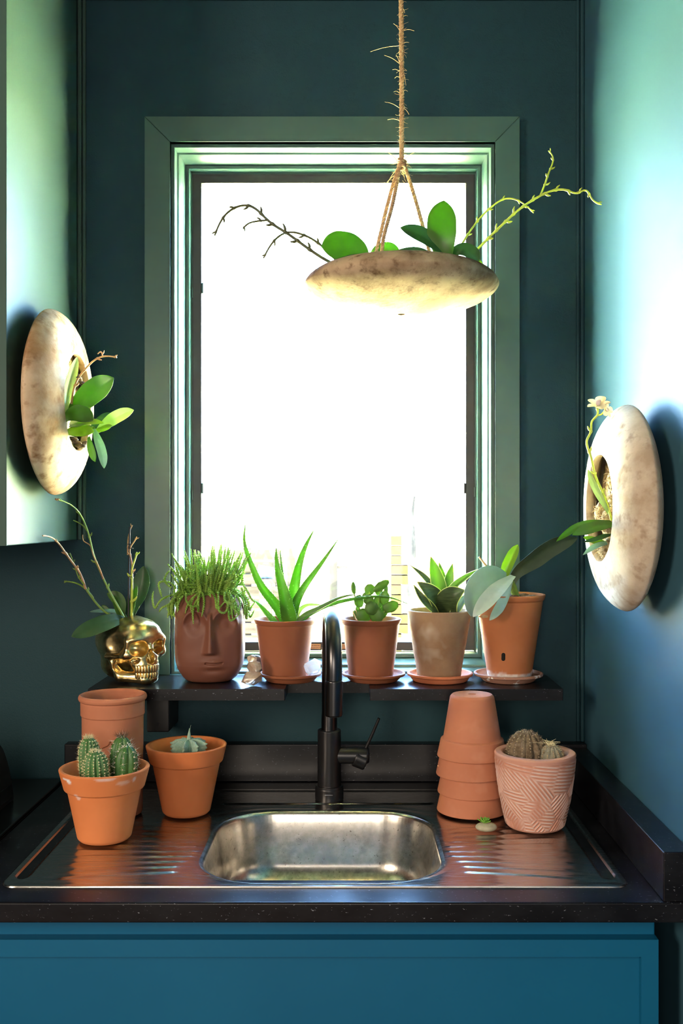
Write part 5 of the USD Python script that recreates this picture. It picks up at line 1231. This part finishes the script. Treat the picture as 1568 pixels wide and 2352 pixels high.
# on the right wall, opening to the left
rc_ = np.array([.4390, 1.600, P(0, 1167, 1.600)[2]])
rpn = Thing('wall_planter', 'pale lens-shaped clay planter with a small white orchid flower, hung on the right wall', 'wall planter', rc_, 'clay wall planters facing each other')
rpn.part('bowl', wall_lens(rc_, -1, .0368, 7), planter_pale, smooth=50)
rpn.part('moss', moss_disc(rc_, -1, .108, .012, 32), moss)
g_ = random.Random(77); tf, st_f = [], []
for px, py, d, rr_ in ((1398, 1105, 1.585, .017), (1402, 1140, 1.585, .018), (1370, 1178, 1.63, .018), (1384, 1200, 1.61, .020), (1378, 1262, 1.60, .017), (1392, 1276, 1.585, .014), (1396, 1230, 1.60, .016)):
    m_ = trimesh.creation.icosphere(3); c_ = P(px, py, d) + [.012, 0, 0]
    tf.append((m_.vertices * [rr_ * .8, rr_, rr_ * 1.1] * (.7 + .6 * meshkit.fbm(m_.vertices * 4 + px, 3, 2))[:, None] + c_, m_.faces))
    for _ in range(46):
        d_ = np.array([g_.gauss(-.6, .5), g_.gauss(-.2, .7), g_.gauss(0, .8)]); d_ /= np.linalg.norm(d_); s_ = c_ + d_ * rr_ * .8; e_ = np.array([g_.gauss(0, .6), g_.gauss(0, .6), g_.gauss(0, .6)])
        st_f.append(tube([s_, s_ + d_ * .004 + e_ * .004, s_ + d_ * .004 + e_ * .008], [.0004, .0002], 6, 4))
rpn.part('moss_tuft', join(tf), moss, smooth=True)
rpn.part('moss_strands', join(st_f), jute_fibre, kind='stuff')
RL = [([(1412, 1198, 1.60), (1378, 1202, 1.57), (1330, 1210, 1.545), (1277, 1244, 1.53)], 21, leaf_green, (.1, -.8, .65), .35),
      ([(1412, 1206, 1.59), (1380, 1208, 1.56), (1346, 1218, 1.54), (1314, 1229, 1.53)], 30, leaf_green, (0, -.9, .6), .3),
      ([(1400, 1252, 1.60), (1378, 1246, 1.585), (1358, 1240, 1.575), (1339, 1234, 1.57)], 18, leaf_lime, (0, -1, .4), .25),
      ([(1410, 1228, 1.59), (1388, 1232, 1.57), (1364, 1240, 1.555), (1340, 1245, 1.55)], 13, leaf_dark, (0, -.8, .6), .4),
      ([(1404, 1246, 1.60), (1382, 1250, 1.58), (1358, 1260, 1.565), (1338, 1275, 1.56)], 14, leaf_cool, (0, -.9, .5), .4),
      ([(1398, 1180, 1.585), (1384, 1152, 1.575), (1366, 1118, 1.57), (1350, 1078, 1.565)], 18, leaf_pale, (-.5, -.85, .1), .5)]
for pts, w, mat, face, fo_ in RL: sleaf(pts, w, mat, face, fold=fo_, t=rpn)
s7 = spike(rpn, [(1404, 1195, 1.585), (1388, 1142, 1.575), (1366, 1090, 1.56), (1354, 1042, 1.55), (1348, 1009, 1.54), (1357, 990, 1.535), (1359, 968, 1.53), (1371, 954, 1.525), (1369, 932, 1.52)], [.0023, .0021, .0019, .0017], stem_lime, 5, 31)
def flower(t, c, axis, size, name='blossom', seed=0):
    ax_ = np.array(axis, float); ax_ /= np.linalg.norm(ax_); u = np.cross(ax_, [0, 1, 0]); u /= np.linalg.norm(u); w_ = np.cross(ax_, u); q = None
    for k in range(5):
        a = k * 2 * PI / 5 + seed; d = u * math.cos(a) + w_ * math.sin(a); L_ = size * (1.0 if k % 2 else .88)
        m_ = blade([c, c + d * L_ * .55 + ax_ * size * .22, c + d * L_ + ax_ * size * .30], size * (.78 if k % 2 else .5), ax_ - d * .3, 'petal', fold=.12, curl=.2, thick=.0010, n=14, m=6)
        if q is None: q = t.part(name, m_, petal_cream)
        else: t.part('petal', m_, petal_cream, parent=q)
    t.part('flower_lip', join([ell(c + ax_ * size * .30, (size * .16, size * .16, size * .22), 2), ell(c + ax_ * size * .42 - u * size * .1, (size * .12,) * 3, 2)]), petal_pink, parent=q)
flower(rpn, P(1373, 934, 1.52), (-.15, -.55, .80), .0215, seed=.3)
flower(rpn, P(1389, 943, 1.525), (.55, -.7, .15), .0140, seed=.8)
rpn.part('side_shoot', tube(pxs([(1371, 954, 1.525), (1380, 952, 1.525), (1386, 946, 1.525)]), .0014, 8, 6), stem_lime, parent=s7)
